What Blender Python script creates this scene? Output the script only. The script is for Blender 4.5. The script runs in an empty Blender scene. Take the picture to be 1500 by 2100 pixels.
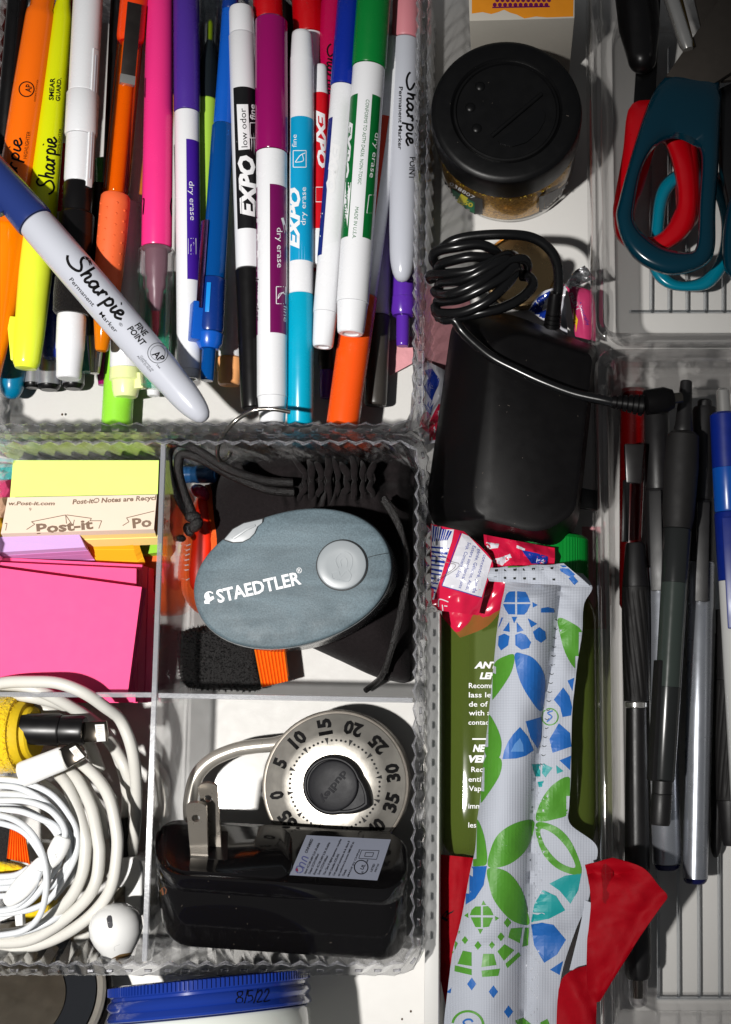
import bpy, bmesh, math, random
from mathutils import Vector, Matrix
from mathutils.bvhtree import BVHTree
R = math.radians
random.seed(7)
C = bpy.context.scene.collection
scene = bpy.context.scene

# ------------------------------------------------------------------ camera, world, lamp, exposure
F, CX, CY, TILT, DIST = 2600.0, 1040.0, 1050.0, R(8.7), 0.456   # photo pixels / metres
FWD = Vector((0, math.sin(TILT), -math.cos(TILT)))
UP = Vector((0, math.cos(TILT), math.sin(TILT)))
CAM = Vector((0, 0, 0.05)) - FWD * DIST
cd = bpy.data.cameras.new('camera'); cam = bpy.data.objects.new('camera', cd); C.objects.link(cam)
cam.location = CAM; cam.rotation_euler = (TILT, 0, 0)
cd.sensor_fit = 'AUTO'; cd.sensor_width = 36; cd.lens = F / 2100 * 36
cd.shift_x = (750 - CX) / 2100; cd.shift_y = 0
cd.clip_start = 0.01; cd.clip_end = 50
scene.camera = cam

w = bpy.data.worlds.new("World"); scene.world = w; w.use_nodes = True
bg = w.node_tree.nodes['Background']
bg.inputs[0].default_value = (0.93, 0.96, 1.0, 1); bg.inputs[1].default_value = 0.1

ld = bpy.data.lights.new('flash_lamp', 'SPOT'); lamp = bpy.data.objects.new('flash_lamp', ld); C.objects.link(lamp)
TARGET = Vector((-0.152, -0.03, 0.03))
lamp.location = Vector((-0.30, -0.17, 0.86))
lamp.rotation_euler = (TARGET - lamp.location).to_track_quat('-Z', 'Y').to_euler()
ld.energy = 45; ld.shadow_soft_size = 0.016; ld.spot_size = R(45); ld.spot_blend = 1.0
ld.color = (1.0, 0.975, 0.94)

scene.view_settings.view_transform = 'Standard'; scene.view_settings.look = 'None'
scene.view_settings.exposure = 0.0; scene.view_settings.gamma = 1.0
cy = scene.cycles
cy.use_denoising = True
cy.max_bounces = 10; cy.transparent_max_bounces = 24; cy.transmission_bounces = 8; cy.glossy_bounces = 4; cy.diffuse_bounces = 3
cy.caustics_reflective = False; cy.caustics_refractive = False
cy.sample_clamp_indirect = 4.0

# ------------------------------------------------------------------ measuring: a photo pixel met with a height in mm
def P(x, y, z=0.0):
    d = FWD + Vector(((x - CX) / F, 0, 0)) + UP * ((CY - y) / F)
    t = (z * 0.001 - CAM.z) / d.z
    return CAM + d * t
def pxm(p):                      # metres that one photo pixel covers at point p
    return (p - CAM).dot(FWD) / F

# ------------------------------------------------------------------ materials
def lin(c):
    if isinstance(c, str):
        c = tuple(int(c[i:i + 2], 16) for i in (0, 2, 4))
    return tuple(((v / 255) / 12.92 if v / 255 <= 0.04045 else ((v / 255 + 0.055) / 1.055) ** 2.4) for v in c)
MATS = {}
def mat(name, c, rough=0.3, metal=0.0, var=0.05, scale=60, bump=0.0, bscale=800, bdist=0.0002, spec=0.5, trans=0.0, ior=1.45, alpha=1.0, sheen=0.0, coat=0.0, sss=0.0, gain=0.9, aniso=0.0):
    if name in MATS: return MATS[name]
    m = bpy.data.materials.new(name); m.use_nodes = True; MATS[name] = m
    nt = m.node_tree; b = nt.nodes['Principled BSDF']; N = nt.nodes.new; L = nt.links.new
    l = tuple(v * gain for v in lin(c))
    tc = N('ShaderNodeTexCoord')
    no = N('ShaderNodeTexNoise'); no.inputs['Scale'].default_value = scale; no.inputs['Detail'].default_value = 5
    L(tc.outputs['Object'], no.inputs['Vector'])
    mx = N('ShaderNodeMix'); mx.data_type = 'RGBA'
    mx.inputs['A'].default_value = (*[v * (1 - var) for v in l], 1); mx.inputs['B'].default_value = (*[min(1, v * (1 + var)) for v in l], 1)
    L(no.outputs['Fac'], mx.inputs['Factor']); L(mx.outputs['Result'], b.inputs['Base Color'])
    mr = N('ShaderNodeMapRange'); mr.inputs['To Min'].default_value = max(0.02, rough * 0.75); mr.inputs['To Max'].default_value = min(1, rough * 1.3)
    n2 = N('ShaderNodeTexNoise'); n2.inputs['Scale'].default_value = 220; n2.inputs['Detail'].default_value = 6
    L(tc.outputs['Object'], n2.inputs['Vector']); L(n2.outputs['Fac'], mr.inputs['Value']); L(mr.outputs['Result'], b.inputs['Roughness'])
    b.inputs['Metallic'].default_value = metal; b.inputs['Specular IOR Level'].default_value = spec
    b.inputs['Transmission Weight'].default_value = trans; b.inputs['IOR'].default_value = ior; b.inputs['Alpha'].default_value = alpha
    if sheen: b.inputs['Sheen Weight'].default_value = sheen; b.inputs['Sheen Roughness'].default_value = 0.4
    if coat: b.inputs['Coat Weight'].default_value = coat
    if sss:
        b.inputs['Subsurface Weight'].default_value = sss; b.inputs['Subsurface Scale'].default_value = 0.002
    if bump:
        n3 = N('ShaderNodeTexNoise'); n3.inputs['Scale'].default_value = bscale; n3.inputs['Detail'].default_value = 4
        L(tc.outputs['Object'], n3.inputs['Vector'])
        bp = N('ShaderNodeBump'); bp.inputs['Strength'].default_value = bump; bp.inputs['Distance'].default_value = bdist
        L(n3.outputs['Fac'], bp.inputs['Height']); L(bp.outputs['Normal'], b.inputs['Normal'])
    return m

def clear(name, tint=(0.93, 0.94, 0.95), refr=0.45, ior=1.49, rough=0.02, bump=0.0, bscale=60, gloss=0.0):
    """clear plastic: part of the light passes straight (thin sheet), part is bent and mirrored as in a solid"""
    if name in MATS: return MATS[name]
    m = bpy.data.materials.new(name); m.use_nodes = True; MATS[name] = m
    nt = m.node_tree; nt.nodes.remove(nt.nodes['Principled BSDF']); N = nt.nodes.new; L = nt.links.new
    out = nt.nodes['Material Output']
    tr = N('ShaderNodeBsdfTransparent'); tr.inputs[0].default_value = (*tint, 1)
    gl = N('ShaderNodeBsdfGlass'); gl.inputs['Color'].default_value = (*tint, 1); gl.inputs['IOR'].default_value = ior; gl.inputs['Roughness'].default_value = rough
    mx = N('ShaderNodeMixShader'); mx.inputs[0].default_value = refr
    L(tr.outputs[0], mx.inputs[1]); L(gl.outputs[0], mx.inputs[2])
    gs = N('ShaderNodeBsdfGlossy'); gs.inputs['Roughness'].default_value = rough + 0.03
    fr = N('ShaderNodeFresnel'); fr.inputs['IOR'].default_value = ior
    m2 = N('ShaderNodeMixShader')
    ma = N('ShaderNodeMath'); ma.operation = 'ADD'; ma.inputs[1].default_value = gloss; ma.use_clamp = True
    ge = N('ShaderNodeNewGeometry'); fb = N('ShaderNodeMath'); fb.operation = 'SUBTRACT'; fb.inputs[0].default_value = 1.0
    L(ge.outputs['Backfacing'], fb.inputs[1])
    mf = N('ShaderNodeMath'); mf.operation = 'MULTIPLY'; L(fr.outputs[0], ma.inputs[0]); L(ma.outputs[0], mf.inputs[0]); L(fb.outputs[0], mf.inputs[1]); L(mf.outputs[0], m2.inputs[0])
    L(mx.outputs[0], m2.inputs[1]); L(gs.outputs[0], m2.inputs[2]); L(m2.outputs[0], out.inputs['Surface'])
    if bump:
        tc = N('ShaderNodeTexCoord'); n3 = N('ShaderNodeTexNoise'); n3.inputs['Scale'].default_value = bscale; n3.inputs['Detail'].default_value = 3
        L(tc.outputs['Object'], n3.inputs['Vector'])
        bp = N('ShaderNodeBump'); bp.inputs['Strength'].default_value = bump; bp.inputs['Distance'].default_value = 0.0006
        L(n3.outputs['Fac'], bp.inputs['Height'])
        for s in (gl, gs): L(bp.outputs['Normal'], s.inputs['Normal'])
        L(bp.outputs['Normal'], fr.inputs['Normal'])
    return m

# ------------------------------------------------------------------ object helpers
def thing(name, label, cat, loc=(0, 0, 0), group=None):
    o = bpy.data.objects.new(name, None); C.objects.link(o); o.location = loc; o.empty_display_size = 0.01
    o['label'] = label; o['category'] = cat
    if group: o['group'] = group
    return o
def tag(o, label, cat, group=None, kind=None):
    o['label'] = label; o['category'] = cat
    if group: o['group'] = group
    if kind: o['kind'] = kind
    return o
def obj(name, bm, m, parent=None, smooth=35, label=None, kind=None, recalc=True):
    """links bm (world coordinates, metres) as ONE mesh object under parent"""
    if recalc: bmesh.ops.recalc_face_normals(bm, faces=bm.faces)
    me = bpy.data.meshes.new(name); bm.to_mesh(me); bm.free()
    ms = m if isinstance(m, (list, tuple)) else [m]
    for q in ms: me.materials.append(q)
    if smooth:
        me.shade_smooth(); me.set_sharp_from_angle(angle=R(smooth))
    o = bpy.data.objects.new(name, me); C.objects.link(o)
    if parent is not None:
        o.parent = parent
        o.matrix_parent_inverse = Matrix.Identity(4)
        par = parent
        off = Vector((0, 0, 0))
        while par is not None:
            off += par.location; par = par.parent
        # origin of a part: stays where its thing stands; mesh shifted so that world coordinates hold
        me.transform(Matrix.Translation(-off))
    if label: o['label'] = label
    if kind: o['kind'] = kind
    return o

def frame(d):
    d = d.normalized()
    r = Vector((0, 0, 1)).cross(d)
    if r.length < 1e-4: r = Vector((1, 0, 0))
    r.normalize()
    return r, d.cross(r).normalized()      # right, up-ish

def add_lathe(bm, A, D, prof, n=28, squash=1.0, closed=True, rot=0.0):
    """prof: [(distance along D in m, radius in m)]"""
    D = D.normalized(); r, u = frame(D); rings = []
    for t, rad in prof:
        c = A + D * t
        rings.append([bm.verts.new(c + (r * math.cos(2 * math.pi * k / n + rot) + u * math.sin(2 * math.pi * k / n + rot) * squash) * max(rad, 1e-6)) for k in range(n)])
    for a, b in zip(rings, rings[1:]):
        for k in range(n):
            bm.faces.new((a[k], a[(k + 1) % n], b[(k + 1) % n], b[k]))
    if closed:
        for rg in (rings[0], rings[-1]):
            bm.faces.new(rg)
    return rings

def catmull(pts, seg=8, close=False):
    out = []; n = len(pts)
    rng = range(n if close else n - 1)
    for i in rng:
        if close: p0, p1, p2, p3 = pts[(i - 1) % n], pts[i], pts[(i + 1) % n], pts[(i + 2) % n]
        else: p0, p1, p2, p3 = pts[max(i - 1, 0)], pts[i], pts[i + 1], pts[min(i + 2, n - 1)]
        for k in range(seg):
            t = k / seg
            out.append(0.5 * ((2 * p1) + (p2 - p0) * t + (2 * p0 - 5 * p1 + 4 * p2 - p3) * t * t + (3 * p1 - p0 - 3 * p2 + p3) * t ** 3))
    if not close: out.append(pts[-1].copy())
    return out

def add_tube(bm, pts, rad, n=10, flat=1.0, cap=True):
    """tube along world points; rad: metres or a function of 0..1; parallel-transported frame"""
    m = len(pts); rings = []
    t0 = (pts[1] - pts[0]).normalized(); r, u = frame(t0)
    for i, p in enumerate(pts):
        t = (pts[min(i + 1, m - 1)] - pts[max(i - 1, 0)])
        if t.length > 1e-9:
            t.normalize(); r = (r - t * r.dot(t)).normalized(); u = t.cross(r)
        rr = rad(i / (m - 1)) if callable(rad) else rad
        rings.append([bm.verts.new(p + (r * math.cos(2 * math.pi * k / n) + u * flat * math.sin(2 * math.pi * k / n)) * rr) for k in range(n)])
    for a, b in zip(rings, rings[1:]):
        for k in range(n): bm.faces.new((a[k], a[(k + 1) % n], b[(k + 1) % n], b[k]))
    if cap:
        bm.faces.new(rings[0]); bm.faces.new(rings[-1])
def tube(name, pix, rpx, m, parent=None, n=10, seg=8, close=False, flat=1.0):
    """pix: [(x, y, z mm)], rpx: radius in photo pixels"""
    pts = [P(*p) for p in pix]
    s = sum(pxm(p) for p in pts) / len(pts)
    bm = bmesh.new(); q = catmull(pts, seg, close)
    if close: q.append(q[0].copy()); q.append(q[1].copy())
    add_tube(bm, q, (lambda t: rpx(t) * s) if callable(rpx) else rpx * s, n, flat)
    return obj(name, bm, m, parent, smooth=60)

def add_hex(bm, a, b, mi=0):
    """a: 4 points of one face, b: 4 points of the opposite face"""
    v = [bm.verts.new(p) for p in list(a) + list(b)]
    fs = [(0, 1, 2, 3), (7, 6, 5, 4), (0, 4, 5, 1), (1, 5, 6, 2), (2, 6, 7, 3), (3, 7, 4, 0)]
    for f in fs:
        g = bm.faces.new([v[i] for i in f]); g.material_index = mi
    return v
def add_prism(bm, top, bot):
    """closed prism between two outlines (lists of world points of equal length)"""
    a = [bm.verts.new(p) for p in top]; b = [bm.verts.new(p) for p in bot]; n = len(a)
    bm.faces.new(a); bm.faces.new(b[::-1])
    for i in range(n): bm.faces.new((a[i], b[i], b[(i + 1) % n], a[(i + 1) % n]))
    return a, b
def bevel(bm, off, seg=2, angle=30):
    bmesh.ops.recalc_face_normals(bm, faces=bm.faces)
    es = [e for e in bm.edges if len(e.link_faces) == 2 and e.calc_face_angle(0) > R(angle)]
    bmesh.ops.bevel(bm, geom=es, offset=off, segments=seg, profile=0.6, affect='EDGES', clamp_overlap=True)
def slab(name, pix, z0, z1, m, parent=None, bev=0.0, smooth=35, seg=2, label=None):
    """upright slab: outline in photo pixels measured at its top height z1 (mm), going straight down to z0"""
    top = [P(x, y, z1) for x, y in pix]
    bot = [Vector((p.x, p.y, z0 * 0.001)) for p in top]
    bm = bmesh.new(); add_prism(bm, top, bot)
    if bev: bevel(bm, bev * 0.001, seg)
    return obj(name, bm, m, parent, smooth, label=label)

def loft(name, rows, m, parent=None, thick=0.4, smooth=60, closed_ends=True):
    """rows: equal-length rows of world points; a sheet of that shape, thick mm deep (downwards along its normal)"""
    bm = bmesh.new(); g = [[bm.verts.new(p) for p in r] for r in rows]
    for a, b in zip(g, g[1:]):
        for i in range(len(a) - 1): bm.faces.new((a[i], a[i + 1], b[i + 1], b[i]))
    bmesh.ops.recalc_face_normals(bm, faces=bm.faces)
    up = sum(((f.normal) for f in bm.faces), Vector())
    if up.z < 0: bmesh.ops.reverse_faces(bm, faces=bm.faces)
    if thick:
        bm.normal_update()
        bmesh.ops.solidify(bm, geom=list(bm.faces), thickness=thick * 0.001)
    return obj(name, bm, m, parent, smooth)

def blob(name, pix, zbase, height, m, parent=None, rings=14, prof=None, noise=0.0, nscale=120, centre=None, seed=0, smooth=80, outseg=6, extra=None):
    """cushion-like body over a star-shaped outline (pixels at height zbase): domed top, flat underside"""
    from mathutils import noise as mn
    o = catmull([Vector((x, y, 0)) for x, y in pix], outseg, True); n = len(o)
    c = Vector((sum(p.x for p in o) / n, sum(p.y for p in o) / n, 0)) if centre is None else Vector((*centre, 0))
    prof = prof or (lambda r: (1 - r ** 3.2) ** 0.6)
    bm = bmesh.new(); gr = []
    cz = zbase + height * prof(0)
    vc = bm.verts.new(P(c.x, c.y, cz))
    for i in range(1, rings + 1):
        r = (i / rings) ** 0.8; ring = []
        for p in o:
            q = c + (p - c) * r
            z = zbase + height * prof(r)
            if noise:
                k = Vector((q.x / nscale, q.y / nscale, seed))
                z += noise * mn.noise(k) * (1 if r < 0.97 else 0.3)
            if extra: z += extra(q.x, q.y, r)
            ring.append(bm.verts.new(P(q.x, q.y, max(z, zbase - 0.5))))
        gr.append(ring)
    for k in range(n): bm.faces.new((vc, gr[0][k], gr[0][(k + 1) % n]))
    for a, b in zip(gr, gr[1:]):
        for k in range(n): bm.faces.new((a[k], b[k], b[(k + 1) % n], a[(k + 1) % n]))
    low = [bm.verts.new(Vector((v.co.x, v.co.y, v.co.z - 0.0012))) for v in gr[-1]]
    for k in range(n): bm.faces.new((gr[-1][k], low[k], low[(k + 1) % n], gr[-1][(k + 1) % n]))
    bm.faces.new(low)
    return obj(name, bm, m, parent, smooth)

def fuzz(o, count, length, width, m, seed=1, up=0.0, lean=.8):
    """short fibres standing on a built surface: one mesh, a part of that object"""
    rn = random.Random(seed); me = o.data; off = Vector((0, 0, 0)); q = o
    while q is not None: off += q.location; q = q.parent
    ps = [p for p in me.polygons if p.normal.z > up]; cum = []; a = 0
    for p in ps: a += p.area; cum.append(a)
    import bisect
    bm = bmesh.new()
    for _ in range(count):
        p = ps[min(len(ps) - 1, bisect.bisect(cum, rn.random() * a))]; vs = [me.vertices[i].co for i in p.vertices]
        ws = [rn.random() ** .5 + .01 for _ in vs]; s = sum(ws); c = sum((v * w_ for v, w_ in zip(vs, ws)), Vector()) / s + off
        d = (p.normal + Vector((rn.uniform(-1, 1), rn.uniform(-1, 1), rn.uniform(-.3, .3))) * lean).normalized(); l = length * rn.uniform(.5, 1.2) * .001
        t = d.cross(Vector((rn.uniform(-1, 1), rn.uniform(-1, 1), rn.uniform(-1, 1)))).normalized() * width * .0005
        bend = Vector((rn.uniform(-1, 1), rn.uniform(-1, 1), 0)) * l * .4
        e = [bm.verts.new(c - d * .0001 - t), bm.verts.new(c - d * .0001 + t), bm.verts.new(c + d * l * .6 + t * .7 + bend * .3), bm.verts.new(c + d * l * .6 - t * .7 + bend * .3), bm.verts.new(c + d * l + bend)]
        bm.faces.new(e[:4]); bm.faces.new((e[3], e[2], e[4]))
    return obj('pile', bm, m, o, smooth=0, kind='stuff', recalc=False)

# ------------------------------------------------------------------ print that lies on a surface
class Surf:
    """the outer surface of some built objects, to lay print on"""
    def __init__(self, objs):
        vs, fs = [], []
        for o in objs:
            off = Vector((0, 0, 0)); q = o
            while q is not None: off += q.location; q = q.parent
            base = len(vs)
            vs += [v.co + off for v in o.data.vertices]
            fs += [[base + i for i in p.vertices] for p in o.data.polygons]
        self.t = BVHTree.FromPolygons(vs, fs, epsilon=0.0)
    def hit(self, x, y, lift):
        d = (FWD + Vector(((x - CX) / F, 0, 0)) + UP * ((CY - y) / F)).normalized()
        h = self.t.ray_cast(CAM, d)
        if h[0] is None: return None
        n = h[1] if h[1].dot(d) < 0 else -h[1]
        if n.dot(-d) < 0.04: return None
        return h[0] + n * lift * 0.001
def lay(bm2, surf, lift=0.07):
    """bm2: flat mesh whose verts hold photo pixels (x, y); moved onto surf; faces that miss it are dropped"""
    bad = []
    for v in bm2.verts:
        h = surf.hit(v.co.x, v.co.y, lift)
        if h is None: bad.append(v); continue
        v.co = h
    if bad: bmesh.ops.delete(bm2, geom=bad, context='VERTS')
    return bm2
def cut_grid(bm2, d, step):
    """bisect along direction d every step pixels"""
    if not bm2.verts: return
    d = Vector((d[0], d[1], 0)).normalized()
    s = [v.co.dot(d) for v in bm2.verts]; k = math.ceil(min(s) / step)
    while k * step < max(s):
        bmesh.ops.bisect_plane(bm2, geom=list(bm2.verts) + list(bm2.edges) + list(bm2.faces), plane_co=d * (k * step), plane_no=d)
        k += 1
        if k > 20000: break
def join_bm(dst, src):
    me = bpy.data.meshes.new('tmp'); src.to_mesh(me); dst.from_mesh(me); bpy.data.meshes.remove(me); src.free()
def area_px(polys):
    """flat mesh from pixel polygons"""
    bm = bmesh.new()
    for p in polys:
        f = bm.faces.new([bm.verts.new((x, y, 0)) for x, y in p])
    bmesh.ops.triangulate(bm, faces=list(bm.faces))
    return bm
def patch(name, polys, surf, m, parent, step=8, lift=0.06, both=True):
    """flat print: polygons given in photo pixels, laid on surf"""
    bm = area_px(polys)
    if step:
        cut_grid(bm, (1, 0.013), step)
        if both: cut_grid(bm, (-0.013, 1), step)
    lay(bm, surf, lift)
    if not bm.faces: bm.free(); return None
    return obj(name, bm, m, parent, smooth=0, recalc=False)
def stroke_polys(pts, wd, seg=6):
    """a pen stroke through pixel points -> quads"""
    if len(pts) > 2: q = catmull([Vector((x, y, 0)) for x, y in pts], seg)
    else:
        a, b = (Vector((x, y, 0)) for x, y in pts); n_ = max(1, int((b - a).length / 4)); q = [a + (b - a) * (i / n_) for i in range(n_ + 1)]
    L_, R_ = [], []
    for i, p in enumerate(q):
        t = (q[min(i + 1, len(q) - 1)] - q[max(i - 1, 0)]); t.normalize() if t.length else None
        n = Vector((-t.y, t.x, 0)); k = i / max(1, len(q) - 1)
        ww = (wd(k) if callable(wd) else wd) / 2
        L_.append(p + n * ww); R_.append(p - n * ww)
    return [[(L_[i].x, L_[i].y), (L_[i + 1].x, L_[i + 1].y), (R_[i + 1].x, R_[i + 1].y), (R_[i].x, R_[i].y)] for i in range(len(q) - 1)]
def strokes(name, lines, wd, surf, m, parent, lift=0.06, seg=6):
    polys = []
    for l in lines: polys += stroke_polys(l, wd, seg)
    bm = area_px(polys); lay(bm, surf, lift)
    if not bm.faces: bm.free(); return None
    return obj(name, bm, m, parent, smooth=0, recalc=False)
def text_mesh(s, shear=0.0, bold=0.0):
    cu = bpy.data.curves.new('lettering', 'FONT'); cu.body = s; cu.size = 1.0; cu.shear = shear; cu.offset = bold
    cu.align_x = 'LEFT'; cu.resolution_u = 2
    o = bpy.data.objects.new('lettering', cu); C.objects.link(o)
    me = bpy.data.meshes.new_from_object(o.evaluated_get(bpy.context.evaluated_depsgraph_get()))
    bpy.data.objects.remove(o); bpy.data.curves.remove(cu)
    bm = bmesh.new(); bm.from_mesh(me); bpy.data.meshes.remove(me)
    bmesh.ops.triangulate(bm, faces=list(bm.faces))
    return bm
def lettering(lines, surf, m, parent, lift=0.07, step=None, name='lettering', shear=0.0, bold=0.0):
    """lines: (text, x0, y0, x1, y1, height px [, flip]); the baseline runs from (x0,y0) to (x1,y1) in the photo and the text fills it"""
    all_ = bmesh.new()
    for ln in lines:
        s, x0, y0, x1, y1, h = ln[:6]
        bm = text_mesh(s, shear, bold)
        xs = [v.co.x for v in bm.verts]
        if not xs: bm.free(); continue
        mn, mx = min(xs), max(xs)
        ex = Vector((x1 - x0, y1 - y0, 0)); Lp = ex.length; ex /= Lp
        ey = Vector((ex.y, -ex.x, 0))          # letter 'up' in pixel space (y down)
        kx = Lp / (mx - mn); ky = h / 0.73
        for v in bm.verts:
            v.co = Vector((x0, y0, 0)) + ex * ((v.co.x - mn) * kx) + ey * (v.co.y * ky)
        cut_grid(bm, (ey.x, ey.y), step or max(2.5, h / 5))
        if step: cut_grid(bm, (ex.x, ex.y), step)
        join_bm(all_, bm)
    lay(all_, surf, lift)
    if not all_.faces: all_.free(); return None
    return obj(name, all_, m, parent, smooth=0, recalc=False)
# ------------------------------------------------------------------ the setting: drawer floor, clear organisers, trays
M_floor = mat('white_laminate', (236, 234, 230), rough=0.5, var=0.02, scale=18, bump=0.25, bscale=500, bdist=0.0002, gain=0.88)
bm = bmesh.new()
v = [bm.verts.new(q) for q in ((-0.6, -0.6, 0), (0.6, -0.6, 0), (0.6, 0.6, 0), (-0.6, 0.6, 0))]; bm.faces.new(v)
fl = obj('drawer_floor', bm, M_floor, smooth=0); fl['kind'] = 'structure'; fl['label'] = 'white laminate drawer bottom under everything'
M_speck = mat('dark_speck', (70, 48, 26), rough=0.8)
for (x, y, r) in ((843, 2074, 2.6), (825, 2090, 2.4), (128, 850, 2.6)):
    bm = bmesh.new(); p = P(x, y, 0.0) if y > 900 else P(x, y, 2.8)
    bmesh.ops.create_icosphere(bm, subdivisions=1, radius=r * pxm(p), matrix=Matrix.Translation(p) @ Matrix.Diagonal((1, 1.15, 0.5, 1)))
    tag(obj('crumb', bm, M_speck), {843: 'tiny brown crumb beside the blue jar lid, upper one', 825: 'tiny brown crumb near the lower end of the white strip', 128: 'tiny dark crumb below the marker tips'}[x], 'crumb', 'crumbs on the white drawer bottom')

M_clear = clear('clear_faceted_plastic', (0.975, 0.978, 0.985), refr=0.42, ior=1.49, rough=0.0)
M_clearfloor = clear('clear_floor_plastic', (0.985, 0.985, 0.985), refr=0.06, ior=1.3, rough=0.03, bump=0.2, bscale=25)
M_sheet = clear('clear_sheet_plastic', (0.95, 0.955, 0.96), refr=0.3, ior=1.40, rough=0.02, bump=0.3, bscale=35)
M_edge = mat('frosted_edge_glint', (168, 170, 176), rough=0.16, var=0.1, bump=0.1, bscale=900, alpha=0.42)  # pale colour stands for the light caught along the divider tops
M_spark = mat('rim_sparkle_plastic', (190, 190, 196), rough=0.2, var=0.5, scale=900, bump=1.0, bscale=1600, bdist=0.0006, alpha=0.45)  # pale mottled strip paints the sparkle along the inner rim
M_notch = clear('clear_notch_plastic', (.93, .93, .96), refr=.75, ior=1.5, rough=.02)
M_tray = clear('clear_tray_plastic', (0.955, 0.95, 0.95), refr=0.3, ior=1.42, rough=0.02, bump=0.25, bscale=14)

def rrect(x0, x1, y0, y1, r, z, nc=6):
    """rounded rectangle, anticlockwise, world metres"""
    out = []
    for cx, cy, a0 in ((x1 - r, y1 - r, 0), (x0 + r, y1 - r, 90), (x0 + r, y0 + r, 180), (x1 - r, y0 + r, 270)):
        for k in range(nc + 1):
            a = R(a0 + 90 * k / nc); out.append(Vector((cx + r * math.cos(a), cy + r * math.sin(a), z)))
    return out
def along(loop, n, shift):
    """n points evenly along a closed loop, with outward normals"""
    m = len(loop); seg = [(loop[(i + 1) % m] - loop[i]).length for i in range(m)]; L_ = sum(seg)
    cum = [0]
    for s in seg: cum.append(cum[-1] + s)
    out = []; i = 0
    for k in range(n):
        s = (k * L_ / n + shift) % L_
        i = next(j for j in range(m) if cum[j] <= s <= cum[j + 1] + 1e-12)
        a, b = loop[i], loop[(i + 1) % m]
        d = (b - a).normalized() if seg[i] > 0 else Vector((1, 0, 0))
        out.append((a + (b - a) * ((s - cum[i]) / max(seg[i], 1e-12)), Vector((d.y, -d.x, 0)), L_))
    return out
def ridged_box(parent, xl, xr, yb, yt, zt, zb, th, corner, pitch, amp, skew):
    """clear wall with slanted facets inside and fine ridges outside"""
    inner = rrect(xl, xr, yb, yt, corner, 0); outer = rrect(xl - th, xr + th, yb - th, yt + th, corner + th * 0.8, 0)
    L_ = sum((inner[(i + 1) % len(inner)] - inner[i]).length for i in range(len(inner)))
    N = round(L_ / pitch); n = 2 * N; bm = bmesh.new()
    def ring(z, src, sh, am, flip, dz=0):
        return [bm.verts.new(p + nrm * (am * (1 if (k + flip) % 2 else -1)) + Vector((0, 0, z + (dz if (k + flip) % 2 else 0)))) for k, (p, nrm, _) in enumerate(along(src, n, sh))]
    zm = zb + (zt - zb) * 0.55
    r = [ring(zb, inner, skew, amp * 1.5, 0), ring(zt - 0.002, inner, 0, amp, 0), ring(zt - 0.0002, inner, 0, amp * 0.6, 0, 0.0),
         ring(zt, outer, 0, 0.0, 0), ring(zt - 0.0015, outer, 0, amp * 0.9, 1), ring(zb, outer, -skew * .6, amp * 0.9, 1)]
    for a, b in zip(r, r[1:] + r[:1]):
        for k in range(n): bm.faces.new((a[k], a[(k + 1) % n], b[(k + 1) % n], b[k]))
    w_ = obj('ridged_wall', bm, M_clear, parent, smooth=0)
    bm = bmesh.new(); pts = along(inner, n, 0); a, b = [], []
    for k, (p, nrm, _) in enumerate(pts):
        o1 = amp * (1 if k % 2 else -1)
        a.append(bm.verts.new(p + nrm * (o1 - .0001) + Vector((0, 0, zt - .0011)))); b.append(bm.verts.new(p + nrm * (o1 * .6 + .0007) + Vector((0, 0, zt + .00005))))
    for k in range(n): bm.faces.new((a[k], a[(k + 1) % n], b[(k + 1) % n], b[k]))
    obj('rim_edge', bm, M_spark, w_, smooth=0)
    bm = bmesh.new(); mid = [inner[i].lerp(outer[i], .62) for i in range(len(inner))]
    for k, (p, nrm, _) in enumerate(along(mid, N, 0.001)):
        t_ = Vector((-nrm.y, nrm.x, 0)); z = Vector((0, 0, zt + .0001)); l = .0014
        q = [p + z - t_ * l - nrm * .0005, p + z + t_ * l - nrm * .0005, p + z + t_ * l * .8 + nrm * .0005, p + z - t_ * l * .8 + nrm * .0005]
        add_hex(bm, [v_ + Vector((0, 0, .0003)) - (v_ - p - z) * .3 for v_ in q], [v_ - Vector((0, 0, .0004)) for v_ in q])
    obj('rim_notch', bm, M_notch, w_, smooth=0, kind='stuff')
    return w_
def box_floor(parent, xl, xr, yb, yt, z0, z1, m, r=0.005):
    bm = bmesh.new(); add_prism(bm, rrect(xl, xr, yb, yt, r, z1), rrect(xl, xr, yb, yt, r, z0)); return obj('floor', bm, m, parent, smooth=0)
def divider(parent, a, b, zt, zb, th):
    """upright clear sheet between two photo points, its frosted top edge coloured pale for caught light"""
    A, B = P(*a, zt), P(*b, zt); d = (B - A).normalized(); nn = Vector((-d.y, d.x, 0)) * th / 2
    z = lambda p, h: Vector((p.x, p.y, h * 0.001))
    bm = bmesh.new(); add_hex(bm, [z(A + nn, zt - 0.9), z(B + nn, zt - 0.9), z(B - nn, zt - 0.9), z(A - nn, zt - 0.9)], [z(A + nn, zb), z(B + nn, zb), z(B - nn, zb), z(A - nn, zb)])
    o = obj('divider', bm, M_sheet, parent, smooth=0)
    n2 = nn * 1.12
    bm = bmesh.new(); add_hex(bm, [z(A + n2 * .8, zt), z(B + n2 * .8, zt), z(B - n2 * .8, zt), z(A - n2 * .8, zt)], [z(A + n2, zt - 0.88), z(B + n2, zt - 0.88), z(B - n2, zt - 0.88), z(A - n2, zt - 0.88)])
    obj('divider_edge', bm, M_edge, o, smooth=0)

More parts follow.
